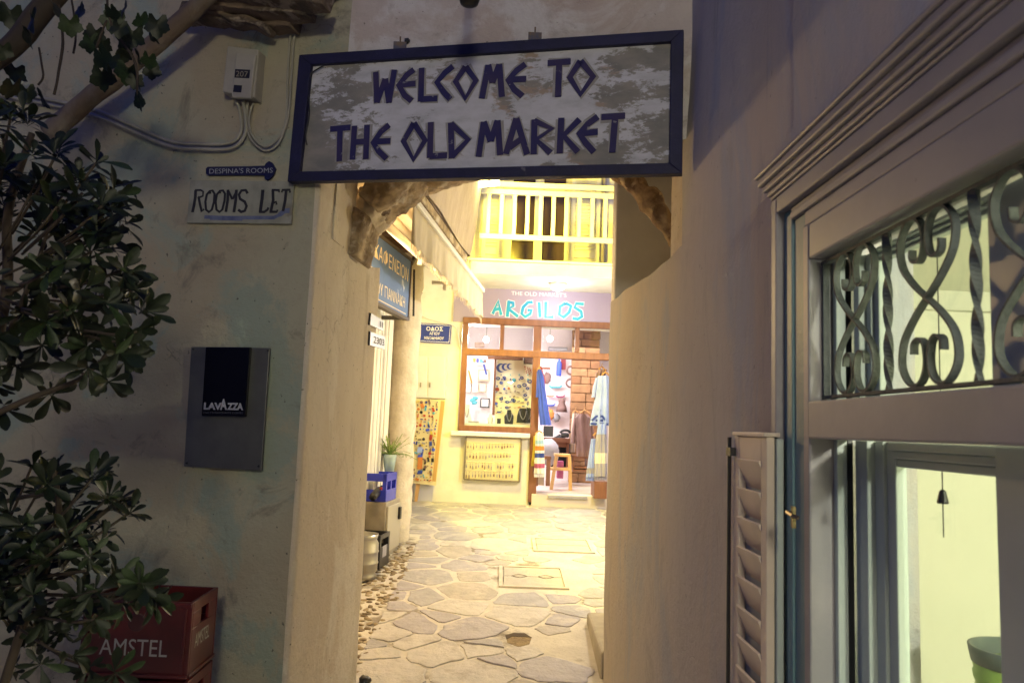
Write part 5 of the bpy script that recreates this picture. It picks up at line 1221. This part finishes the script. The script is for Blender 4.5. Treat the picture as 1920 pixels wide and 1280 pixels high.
# ================================================================ LEFT WALL ITEMS
def p7(a, b_, off=.02): return fa(*c7(a, b_), off)
t = thing('arrow_sign', 'small navy arrow sign pointing right, above the painted rooms board', 'sign', fa(445, 328))
ar = [(340, 120), (365, 95), (600, 92), (900, 88), (1150, 80), (1170, 45), (1215, 15), (1260, 40), (1305, 120), (1275, 205), (1215, 265), (1180, 280), (1150, 255), (1150, 212), (700, 210), (370, 212), (340, 190)]
obj('plate', MB().prism([p7(a, b_, .022) for a, b_ in ar][::-1], -FA_N * .010), mat('sign_navy', (.008, .01, .045), rough=.4), t)
text('lettering', "DESPINA'S ROOMS", mat('dull_white', (.34, .35, .36), rough=.6), t, p7(390, 192, .023), p7(1268, 180, .023), p7(392, 122, .023), FA_N, .002)
t = thing('rooms_board', 'weathered white board painted ROOMS LET with a blue brush stroke beneath', 'sign', fa(450, 415))
RBM = mat('rooms_white', (.30, .30, .25), (.22, .22, .18), 7, .8, .2, 30, c3_=(.20, .18, .14), scale3=5, contrast3=(.62, .68))
obj('board', MB().slab([p7(75, 870, .018), p7(1520, 885, .018), p7(1560, 295, .018), p7(125, 280, .018)], FA_N, .012), RBM, t, bevel=.002)
RL = [[15, (200, 420), (195, 520), (175, 640), (155, 725)], [8, (190, 420), (270, 418), (305, 440), (300, 500), (250, 520), (235, 510)], [12, (240, 510), (262, 620), (285, 715), (315, 680)],
      [11, (400, 430), (355, 480), (335, 580), (345, 690), (385, 722), (425, 690), (455, 580), (462, 470), (435, 425), (400, 430), (405, 470)],
      [11, (540, 430), (495, 480), (478, 580), (490, 690), (530, 722), (570, 690), (600, 570), (608, 470), (580, 425), (540, 430), (540, 465)],
      [14, (650, 415), (645, 560), (620, 722)], [10, (650, 420), (710, 545)], [10, (710, 545), (775, 415)], [15, (765, 415), (755, 560), (730, 725)],
      [13, (920, 465), (895, 420), (835, 425), (800, 480), (815, 540), (880, 580), (905, 640), (880, 705), (830, 720), (790, 690)],
      [17, (1130, 415), (1120, 540), (1095, 720)], [11, (1080, 720), (1150, 722), (1195, 690), (1210, 660)],
      [14, (1270, 415), (1275, 560), (1240, 720)], [9, (1255, 418), (1360, 420), (1355, 450)], [9, (1270, 600), (1315, 580), (1320, 620)], [10, (1225, 720), (1325, 718), (1330, 690)],
      [10, (1395, 450), (1400, 418), (1505, 415), (1505, 455)], [14, (1455, 420), (1440, 560), (1410, 710)]]
MPX = 1 / 7.385 / F * 3.75
def conv(S): return [[(s_[0] * 2.3 + 8) * MPX] + s_[1:] for s_ in S]
obj('lettering', strokes(conv(RL), lambda a, b_: p7(a, b_, .0185), FA_N, .01, .0012, .001), mat('black_paint', (.012, .012, .016), rough=.6), t)
obj('brush_stroke', strokes([[50 * MPX, (320, 790), (600, 800), (900, 800), (1280, 800), (1400, 740)], [70 * MPX, (1360, 760), (1430, 705), (1500, 700)], [62 * MPX, (400, 800), (850, 812)]], lambda a, b_: p7(a, b_, .0185), FA_N, .01, .0008, .0004), mat('blue_wash', (.07, .09, .19), (.12, .14, .24), 20, .8), t)
# metal sheet and advertising panel
def p8(a, b_, off): return fa(*c8(a, b_), off)
t = thing('metal_cover', 'large dull grey sheet metal cover screwed to the wall', 'metal cover', fa(420, 880))
obj('sheet', MB().slab([p8(22, 1152, .03), p8(738, 1190, .03), p8(815, 60, .03), p8(90, 48, .03)], FA_N, .012), SHEETM, t, bevel=.003)
for a, b_ in ((50, 1120), (710, 1150), (800, 85), (110, 70)): obj('screw', MB().lathe(p8(a, b_, .03), [(.006, 0), (.004, .004)], 10, axis=FA_N), BLACK, t)
t = thing('coffee_plate', 'glossy black plate with pale block lettering mounted on the grey metal cover', 'sign', p8(400, 690, .05))
obj('plate', MB().slab([p8(185, 685, .052), p8(588, 692, .052), p8(635, 52, .052), p8(225, 50, .052)], FA_N, .018), mat('black_gloss', (.003, .003, .006), rough=.12), t, bevel=.003)
LG = mat('grey_letters', (.30, .30, .34), rough=.5)
text('lettering', 'LAV', LG, t, p8(208, 628, .053), p8(372, 630, .053), p8(212, 562, .053), FA_N, .002, bold=.05)
text('lettering', 'A', LG, t, p8(358, 630, .053), p8(424, 630, .053), p8(360, 530, .053), FA_N, .0025, bold=.05)
text('lettering', 'ZZA', LG, t, p8(424, 630, .053), p8(572, 634, .053), p8(426, 564, .053), FA_N, .002, bold=.05)
text('lettering', "ITALY'S FAVOURITE COFFEE", mat('dim_letters', (.08, .08, .10)), t, p8(208, 664, .053), p8(572, 668, .053), p8(208, 646, .053), FA_N, .002)
# electric meter box
t = thing('meter_box', 'pale plastic electric meter box with two small dark windows and cables below', 'meter box', fa(465, 190))
def p1(a, b_, off=.0): return fa(*c1(a, b_), off)
q = [p1(1150, 490), p1(1310, 520), p1(1330, 280), p1(1175, 262)]
MBX = mat('meter_plastic', (.33, .31, .27), (.28, .26, .23), 5, .5)
obj('casing', MB().slab([p + FA_N * .07 for p in q], FA_N, .08), MBX, t, bevel=.008)
obj('cover', MB().slab([p1(*p, .085) for p in ((1155, 488), (1252, 492), (1280, 272), (1180, 265))], FA_N, .02), MBX, t, bevel=.006)
for a in (((1172, 388), (1245, 392), (1250, 350), (1176, 346)), ((1165, 460), (1205, 463), (1210, 428), (1170, 425))): obj('meter_window', MB().slab([p1(*p, .087) for p in a], FA_N, .003), BLACK, t)
text('lettering', '207', mat('meter_digits', (.25, .22, .17)), t, p1(1180, 384, .088), p1(1240, 387, .088), p1(1182, 356, .088), FA_N, .002)
def cable(label, pts, r=.009, off=.025, m=GREYP): return single('wall_cable', sm(MB().tube(spline([p1(a, b_, off) for a, b_ in pts], 6), r, 8)), m, label, 'cable')
cable('upper conduit sagging left from the meter box along the wall', [(-60, 440), (200, 490), (500, 560), (830, 700), (1000, 720), (1150, 715), (1205, 660), (1200, 560), (1180, 505)])
cable('lower conduit sagging left from the meter box along the wall', [(-60, 465), (200, 515), (480, 580), (820, 722), (1000, 745), (1160, 740), (1225, 670), (1225, 560), (1215, 505)], off=.03)
cable('cable looping from the meter box up to the roof timbers', [(1240, 510), (1235, 600), (1250, 690), (1320, 752), (1390, 720), (1430, 600), (1440, 350), (1455, 140), (1480, 60)], .006)
cable('second cable rising beside the signboard', [(1265, 515), (1245, 600), (1262, 680), (1325, 735), (1395, 690), (1440, 590), (1460, 350), (1478, 160), (1540, 95), (1640, 60), (1670, -30)], .005)
# timbers at the top
rt = thing('roof_timbers', 'rotten wooden beams of a balcony floor jutting over the wall at the top', 'wooden beams', fa(480, 30, .2))
for k, ((x0, y0), (x1, y1), w_, o_) in enumerate((((930, 70), (1480, 120), .075, .12), ((1000, 10), (1560, 60), .075, .2), ((940, -70), (1640, 0), .09, .28), ((1450, 60), (1690, -60), .05, .1), ((980, 45), (1350, 150), .03, .16))):
    a, b_ = p1(x0, y0, o_), p1(x1, y1, o_ - .04); P_ = [a.lerp(b_, i / 16) for i in range(17)]; m_ = MB().strap(P_, FA_N, w_, .1)
    m_.v = [v + noise.noise_vector(v * 14) * .018 for v in m_.v]; obj('beam', m_, ROUGHW, rt, bevel=.006)
# diagonal pole
P_ = [p1(250, 660, .2), p1(480, 470, .22), p1(800, 200, .26), p1(1100, -60, .3)]
sp = spline(P_, 8); m_ = MB().tube(sp, .045, 14, rr=[.050 - .012 * i / len(sp) for i in range(len(sp))]); m_.v = [v + noise.noise_vector(v * 6) * .012 for v in m_.v]
single('leaning_pole', sm(m_), mat('pole_wood', (.19, .16, .135), (.12, .085, .06), 5, .85, .5, 20, stretch=(1, 1, .3)), 'thick pale wooden pole slanting across the upper left wall', 'pole')

# ================================================================ BEER CRATES
RED = mat('red_plastic', (.075, .005, .006), (.055, .004, .005), 6, .4); LW = mat('crate_white', (.38, .37, .35), rough=.6)
cu = Vector((1, -.03, 0)).normalized(); cn = Vector((cu.y, -cu.x, 0))   # front faces the camera
fl_ = onplane(*c3(405, 860), (0, 3.08, 0), (0, -1, 0))
def crate_stack():
    # front-left/right in photo at y of top crate
    a = fs(*c3(400, 880), 3.08); b_ = fs(*c3(965, 880), 3.08); zt2 = b_.z; zbm = fs(*c3(950, 1205), 3.08).z
    W_ = b_.x - a.x; W_ = min(W_, .42); x1 = b_.x; x0 = x1 - W_; h = zt2 - zbm
    bx_ = fs(*c3(1108, 800), 3.42); ang = math.atan2(.07, .34)
    proto = None
    back = Vector((bx_.x - x1, bx_.y - 3.08, 0)); back = back.normalized() * .30
    A = Vector((x0, 3.09, 0)); B = Vector((x1, 3.08, 0))
    labels = ['red beer crate with white lettering, topmost of the stack by the shrub', 'red beer crate second from the top of the stack', 'red beer crate third from the top of the stack', 'red beer crate at the bottom of the stack']
    n = 3; hh = zt2 / n if abs(zt2 / n - h) < .08 else h
    for k in range(n):
        z1 = zt2 - k * (zt2 / n); z0 = z1 - zt2 / n + .012
        t = thing('beer_crate', labels[k], 'crate', ((x0 + x1) / 2, 3.2, z0), 'red beer crates stacked by the wall')
        def Q(u, v, z): return A.lerp(B, u) + back * v + Vector((0, 0, z))
        m_ = MB(); w = .035
        def wall_(u0, u1, v0, v1, za, zb_): m_.hexa([Q(u0, v0, za), Q(u1, v0, za), Q(u1, v1, za), Q(u0, v1, za)], [Q(u0, v0, zb_), Q(u1, v0, zb_), Q(u1, v1, zb_), Q(u0, v1, zb_)])
        wall_(0, 1, 0, .05, z0, z1); wall_(0, 1, .95, 1, z0, z1); wall_(.0, .035, .05, .95, z0, z1)
        wall_(.965, 1, .05, .95, z0, z1 - .10); wall_(.965, 1, .05, .36, z1 - .10, z1 - .04); wall_(.965, 1, .66, .95, z1 - .10, z1 - .04); wall_(.965, 1, .05, .95, z1 - .04, z1)
        wall_(.03, .97, .05, .95, z0, z0 + .02)
        wall_(.002, .998, -.03, -.001, z1 - .018, z1 - .002); wall_(.002, .998, -.03, -.001, z0 + .002, z0 + .016); wall_(1.001, 1.018, .02, .98, z0 + .002, z0 + .016)
        for u_ in (.03, .93): wall_(u_, u_ + .03, -.02, -.001, z0 + .02, z1 - .022)
        obj('shell', m_, RED, t, bevel=.004)
        nf = Vector((-(B - A).y, (B - A).x, 0)).normalized() * -1
        H_ = z1 - z0
        text('lettering', 'AMSTEL', LW, t, Q(.18, 0, z0 + H_ * .28), Q(.80, 0, z0 + H_ * .28), Q(.18, 0, z0 + H_ * .50), nf, .0015)
        obj('emblem', MB().lathe(Q(.5, 0, z0 + H_ * .72), [(.035, 0), (.032, .002)], 20, axis=nf), mat('emblem_dark', (.05, .01, .01), rough=.5), t)
        ns_ = Vector((back.y, -back.x, 0)).normalized()
        text('lettering', 'AMSTEL', LW, t, Q(1, .18, z0 + H_ * .36), Q(1, .72, z0 + H_ * .36), Q(1, .18, z0 + H_ * .55), ns_, .0015)
        dv = MB()
        for j in range(1, 6):
            dv.hexa([Q(j / 6 - .006, .06, z0 + .02), Q(j / 6 + .006, .06, z0 + .02), Q(j / 6 + .006, .94, z0 + .02), Q(j / 6 - .006, .94, z0 + .02)], [Q(j / 6 - .006, .06, z1 - .09), Q(j / 6 + .006, .06, z1 - .09), Q(j / 6 + .006, .94, z1 - .09), Q(j / 6 - .006, .94, z1 - .09)])
        for j in range(1, 4):
            dv.hexa([Q(.04, j / 4 - .01, z0 + .021), Q(.96, j / 4 - .01, z0 + .021), Q(.96, j / 4 + .01, z0 + .021), Q(.04, j / 4 + .01, z0 + .021)], [Q(.04, j / 4 - .01, z1 - .092), Q(.96, j / 4 - .01, z1 - .092), Q(.96, j / 4 + .01, z1 - .092), Q(.04, j / 4 + .01, z1 - .092)])
        obj('divider', dv, RED, t)
crate_stack()

# ================================================================ SHRUBS AND VINE
LEAFM = [mat('leaf_%s' % n_, a, b_, 14, .48, .1, 30) for n_, a, b_ in (('dark', (.004, .008, .003), (.006, .011, .004)), ('mid', (.007, .015, .004), (.005, .009, .003)), ('light', (.018, .034, .009), (.010, .020, .006)))]
def leafmesh(k, w=.36, obov=True):
    b = MB(); L_ = 1.0; n_ = 7; curl = [.10, .22, -.08, .3][k % 4]
    for i in range(n_ + 1):
        t_ = i / n_; ww = w * [.08, .18, .36, .62, .85, 1.0, .88, .25][i] * .5
        z = -curl * t_ * t_ ; 
        for s_ in (-1, 0, 1): b.v.append(Vector((t_ * L_, s_ * ww, z + abs(s_) * ww * .35)))
    for i in range(n_):
        for j in (0, 1): a = i * 3 + j; b.f.append((a, a + 3, a + 4, a + 1))
    b.smooth = True; me = mesh('leaf', b); me.materials.append(LEAFM[(0, 0, 1, 0, 1, 2)[k % 6]]); return me
for m_ in LEAFM: m_.node_tree.nodes['Principled BSDF'].inputs['Specular IOR Level'].default_value = .3
LM = [leafmesh(k, (.36, .30, .33, .26, .38, .31)[k]) for k in range(6)]
def rosette(mats_out, p, axis, n_, size):
    ax = axis.normalized(); x = ax.orthogonal().normalized(); y = ax.cross(x)
    for k in range(n_):
        a = k * 2.4 + random.uniform(-.3, .3); el = random.uniform(.05, .95) - .1 * 0
        el += random.uniform(-.25, .25); d = ((x * math.cos(a) + y * math.sin(a)) * math.cos(el) + ax * math.sin(el)).normalized()
        s_ = size * random.uniform(.45, 1.2); up_ = ax - d * ax.dot(d); up_ = up_.normalized() if up_.length > .01 else d.orthogonal().normalized(); sd_ = up_.cross(d)
        M_ = Matrix((d * s_, sd_ * s_, up_ * s_)).transposed().to_4x4(); M_.translation = p + ax * random.uniform(-.02, .01)
        mats_out.append(M_)
def inpoly(x, y, P_):
    c = False; j = len(P_) - 1
    for i in range(len(P_)):
        if (P_[i][1] > y) != (P_[j][1] > y) and x < (P_[j][0] - P_[i][0]) * (y - P_[i][1]) / (P_[j][1] - P_[i][1]) + P_[i][0]: c = not c
        j = i
    return c
def bush(nm, label, polys, fixed, n_ros, depth, base, size, stems, seed):
    random.seed(seed); t = thing(nm, label, 'shrub', base); M = []
    tips = []
    poly = polys
    xs = [p[0] for p in poly]; ys_ = [p[1] for p in poly]; cx = min(xs); cy = sum(ys_) / len(ys_); n = 0
    for px, py in fixed: tips.append((px - 14, py, random.uniform(*depth)))
    while n < n_ros:
        px, py = random.uniform(min(xs), max(xs)), random.uniform(min(ys_), max(ys_))
        if inpoly(px, py, poly): tips.append((px, py, random.uniform(*depth))); n += 1
    core = fs(-40, cy, sum(depth) / 2)
    for px, py, d in tips:
        p = fs(px, py, d); ax = (p - core) * 1.0 + Vector((random.uniform(-.3, .3), -.25 + random.uniform(-.3, .3), random.uniform(.0, .35))); rosette(M, p, ax, random.randint(8, 12), size)
    order = sorted(range(len(M)), key=lambda i: (M[i].translation - CAM).length)
    for i in order[:298]:
        o = bpy.data.objects.new('leaf', random.choice(LM)); COL.objects.link(o); o.parent = t; o.matrix_local = Matrix.Translation(-Vector(base)) @ M[i]
    rest = MB(); rest.smooth = True; tm = [[v.co.copy() for v in LM[k].vertices] for k in range(6)]; tf = [tuple(p.vertices) for p in LM[0].polygons]
    for i in order[298:]: rest.add([M[i] @ v for v in tm[i % 6]], tf)
    if rest.v: obj('foliage', rest, LEAFM[0], t, kind='stuff')
    st_ = MB()
    for pts, r_ in stems:
        P_ = spline([fs(a, b_, dd) for a, b_, dd in pts], 6); st_.tube(P_, r_, 8, rr=[r_ * (1 - .6 * i / len(P_)) for i in range(len(P_))])
    for px, py, d in tips[::2]:
        p = fs(px, py, d); q_ = p + (core - p).normalized() * .22 + Vector((0, 0, -.06)); st_.tube([q_, p.lerp(q_, .4) + Vector((0, 0, -.01)), p], .004, 5)
    st_.smooth = True; obj('stems', st_, mat('bark', (.045, .03, .02), (.03, .02, .013), 9, .8), t)
up_poly = [(-60, 150), (40, 200), (90, 235), (215, 300), (235, 370), (240, 430), (245, 500), (290, 570), (262, 640), (210, 700), (150, 660), (90, 640), (60, 740), (-60, 770)]
upf = [(195, 305), (232, 345), (225, 400), (205, 440), (262, 545), (285, 585), (270, 622), (250, 680), (215, 715), (180, 690), (110, 740), (20, 760), (5, 720), (150, 600), (190, 640), (60, 220), (20, 260)]
bush('tall_shrub', 'tall glossy dark leaved shrub reaching in at the upper left', up_poly, upf, 105, (2.0, 2.5), (-1.75, 2.4, 0), .078,
     [([(-120, 1400, 2.3), (-60, 900, 2.3), (10, 560, 2.3), (15, 400, 2.25), (60, 250, 2.25)], .022), ([(-60, 800, 2.2), (60, 745, 2.2), (150, 710, 2.2), (205, 660, 2.2)], .011), ([(5, 560, 2.3), (120, 480, 2.3), (200, 430, 2.2)], .01), ([(5, 650, 2.25), (60, 520, 2.2), (100, 400, 2.25)], .009)], 3)
lo_poly = [(60, 880), (190, 890), (235, 940), (240, 980), (200, 1010), (190, 1050), (270, 1090), (300, 1120), (240, 1150), (180, 1160), (110, 1180), (80, 1270), (20, 1180), (-40, 1100), (-40, 1000), (30, 980), (90, 990)]
lof = [(75, 870), (120, 885), (180, 905), (235, 950), (258, 960), (185, 1000), (285, 1105), (305, 1125), (200, 1170), (130, 1185), (60, 1190), (90, 1245), (180, 1250), (230, 1262), (20, 1060), (15, 1010), (5, 900), (30, 960), (150, 1230), (40, 1260)]
bush('low_shrub', 'lower glossy dark leaved shrub in front of the red crates', lo_poly, lof, 75, (2.1, 2.55), (-1.6, 2.5, 0), .070,
     [([(-60, 1500, 2.4), (40, 1180, 2.4), (90, 1050, 2.35), (110, 960, 2.3), (100, 880, 2.3)], .016), ([(-60, 1090, 2.4), (60, 1040, 2.35), (100, 1000, 2.3)], .010), ([(-60, 960, 2.4), (50, 930, 2.35), (120, 930, 2.3)], .009), ([(-60, 1130, 2.4), (30, 1090, 2.35), (160, 1070, 2.3)], .009), ([(-80, 1200, 2.4), (30, 1120, 2.35), (180, 1120, 2.3)], .009)], 5)
# vine at the top left : lobed leaves on twigs and a thick dark stem
random.seed(11)
vt = thing('grape_vine', 'vine with lobed green leaves and a thick dark stem hanging in the top left corner', 'vine', fs(150, 100, 2.7))
def vleaf(k):
    b = MB(); n_ = 30; b.v.append(Vector((0, 0, 0)))
    for i in range(n_):
        a = 2 * PI * i / n_; r_ = .5 * (1 + .13 * math.cos(5 * a) + .05 * math.cos(15 * a)) * (1 if abs(a - PI) > .35 else .5); b.v.append(Vector((math.cos(a) * r_ + .35, math.sin(a) * r_, .06 * math.sin(3 * a + k))))
    b.v[0] = Vector((.35, 0, .05)); b.f = [(0, 1 + i, 1 + (i + 1) % n_) for i in range(n_)]; b.smooth = True
    me = mesh('leaf', b); me.materials.append([LEAFM[1], LEAFM[2], LEAFM[0]][k % 3]); return me
VL = [vleaf(k) for k in range(3)]
vpos = [(215, 30), (235, 15), (265, 35), (275, 50), (225, 50), (170, 75), (195, 80), (185, 100), (210, 110), (235, 95), (255, 105), (280, 110), (285, 130), (190, 135), (255, 150), (262, 170), (258, 185), (205, 20), (180, 60), (250, 60),
        (30, 130), (50, 170), (60, 30), (20, 20), (100, 15), (130, 40), (5, 90), (25, 160), (70, 180), (15, 200), (45, 60), (240, 130), (222, 75), (150, 20), (295, 40)]
for px, py in vpos:
    o = bpy.data.objects.new('leaf', random.choice(VL)); COL.objects.link(o); o.parent = vt
    s_ = random.uniform(.06, .095); o.location = fs(px, py - 8, random.uniform(2.5, 2.8)) - Vector(vt.location); o.scale = (s_, s_, s_)
    o.rotation_euler = (random.uniform(-.6, .6), random.uniform(.8, 1.9), random.uniform(PI * .2, PI * .8))
st_ = MB()
for pts, r_ in (([(-60, 140, 2.7), (20, 90, 2.7), (70, 30, 2.7), (120, -30, 2.7)], .040), ([(110, 0, 2.7), (118, 80, 2.7), (108, 140, 2.7), (102, 178, 2.7)], .005), ([(135, 0, 2.7), (142, 50, 2.7), (136, 100, 2.7)], .004), ([(200, -20, 2.6), (210, 50, 2.6), (250, 110, 2.6), (258, 180, 2.6)], .005), ([(72, 90, 2.7), (80, 140, 2.7), (70, 160, 2.7)], .004), ([(200, 40, 2.6), (180, 90, 2.6)], .004)):
    P_ = spline([fs(a, b_, dd) for a, b_, dd in pts], 6); st_.tube(P_, r_, 8)
st_.v = [v + noise.noise_vector(v * 12) * .006 for v in st_.v]; st_.smooth = True
obj('stem', st_, mat('dark_bark', (.02, .014, .012), (.035, .025, .018), 9, .9), vt)
print('stones', nst, 'pebbles', len(pp), 'objects', len(bpy.data.objects))
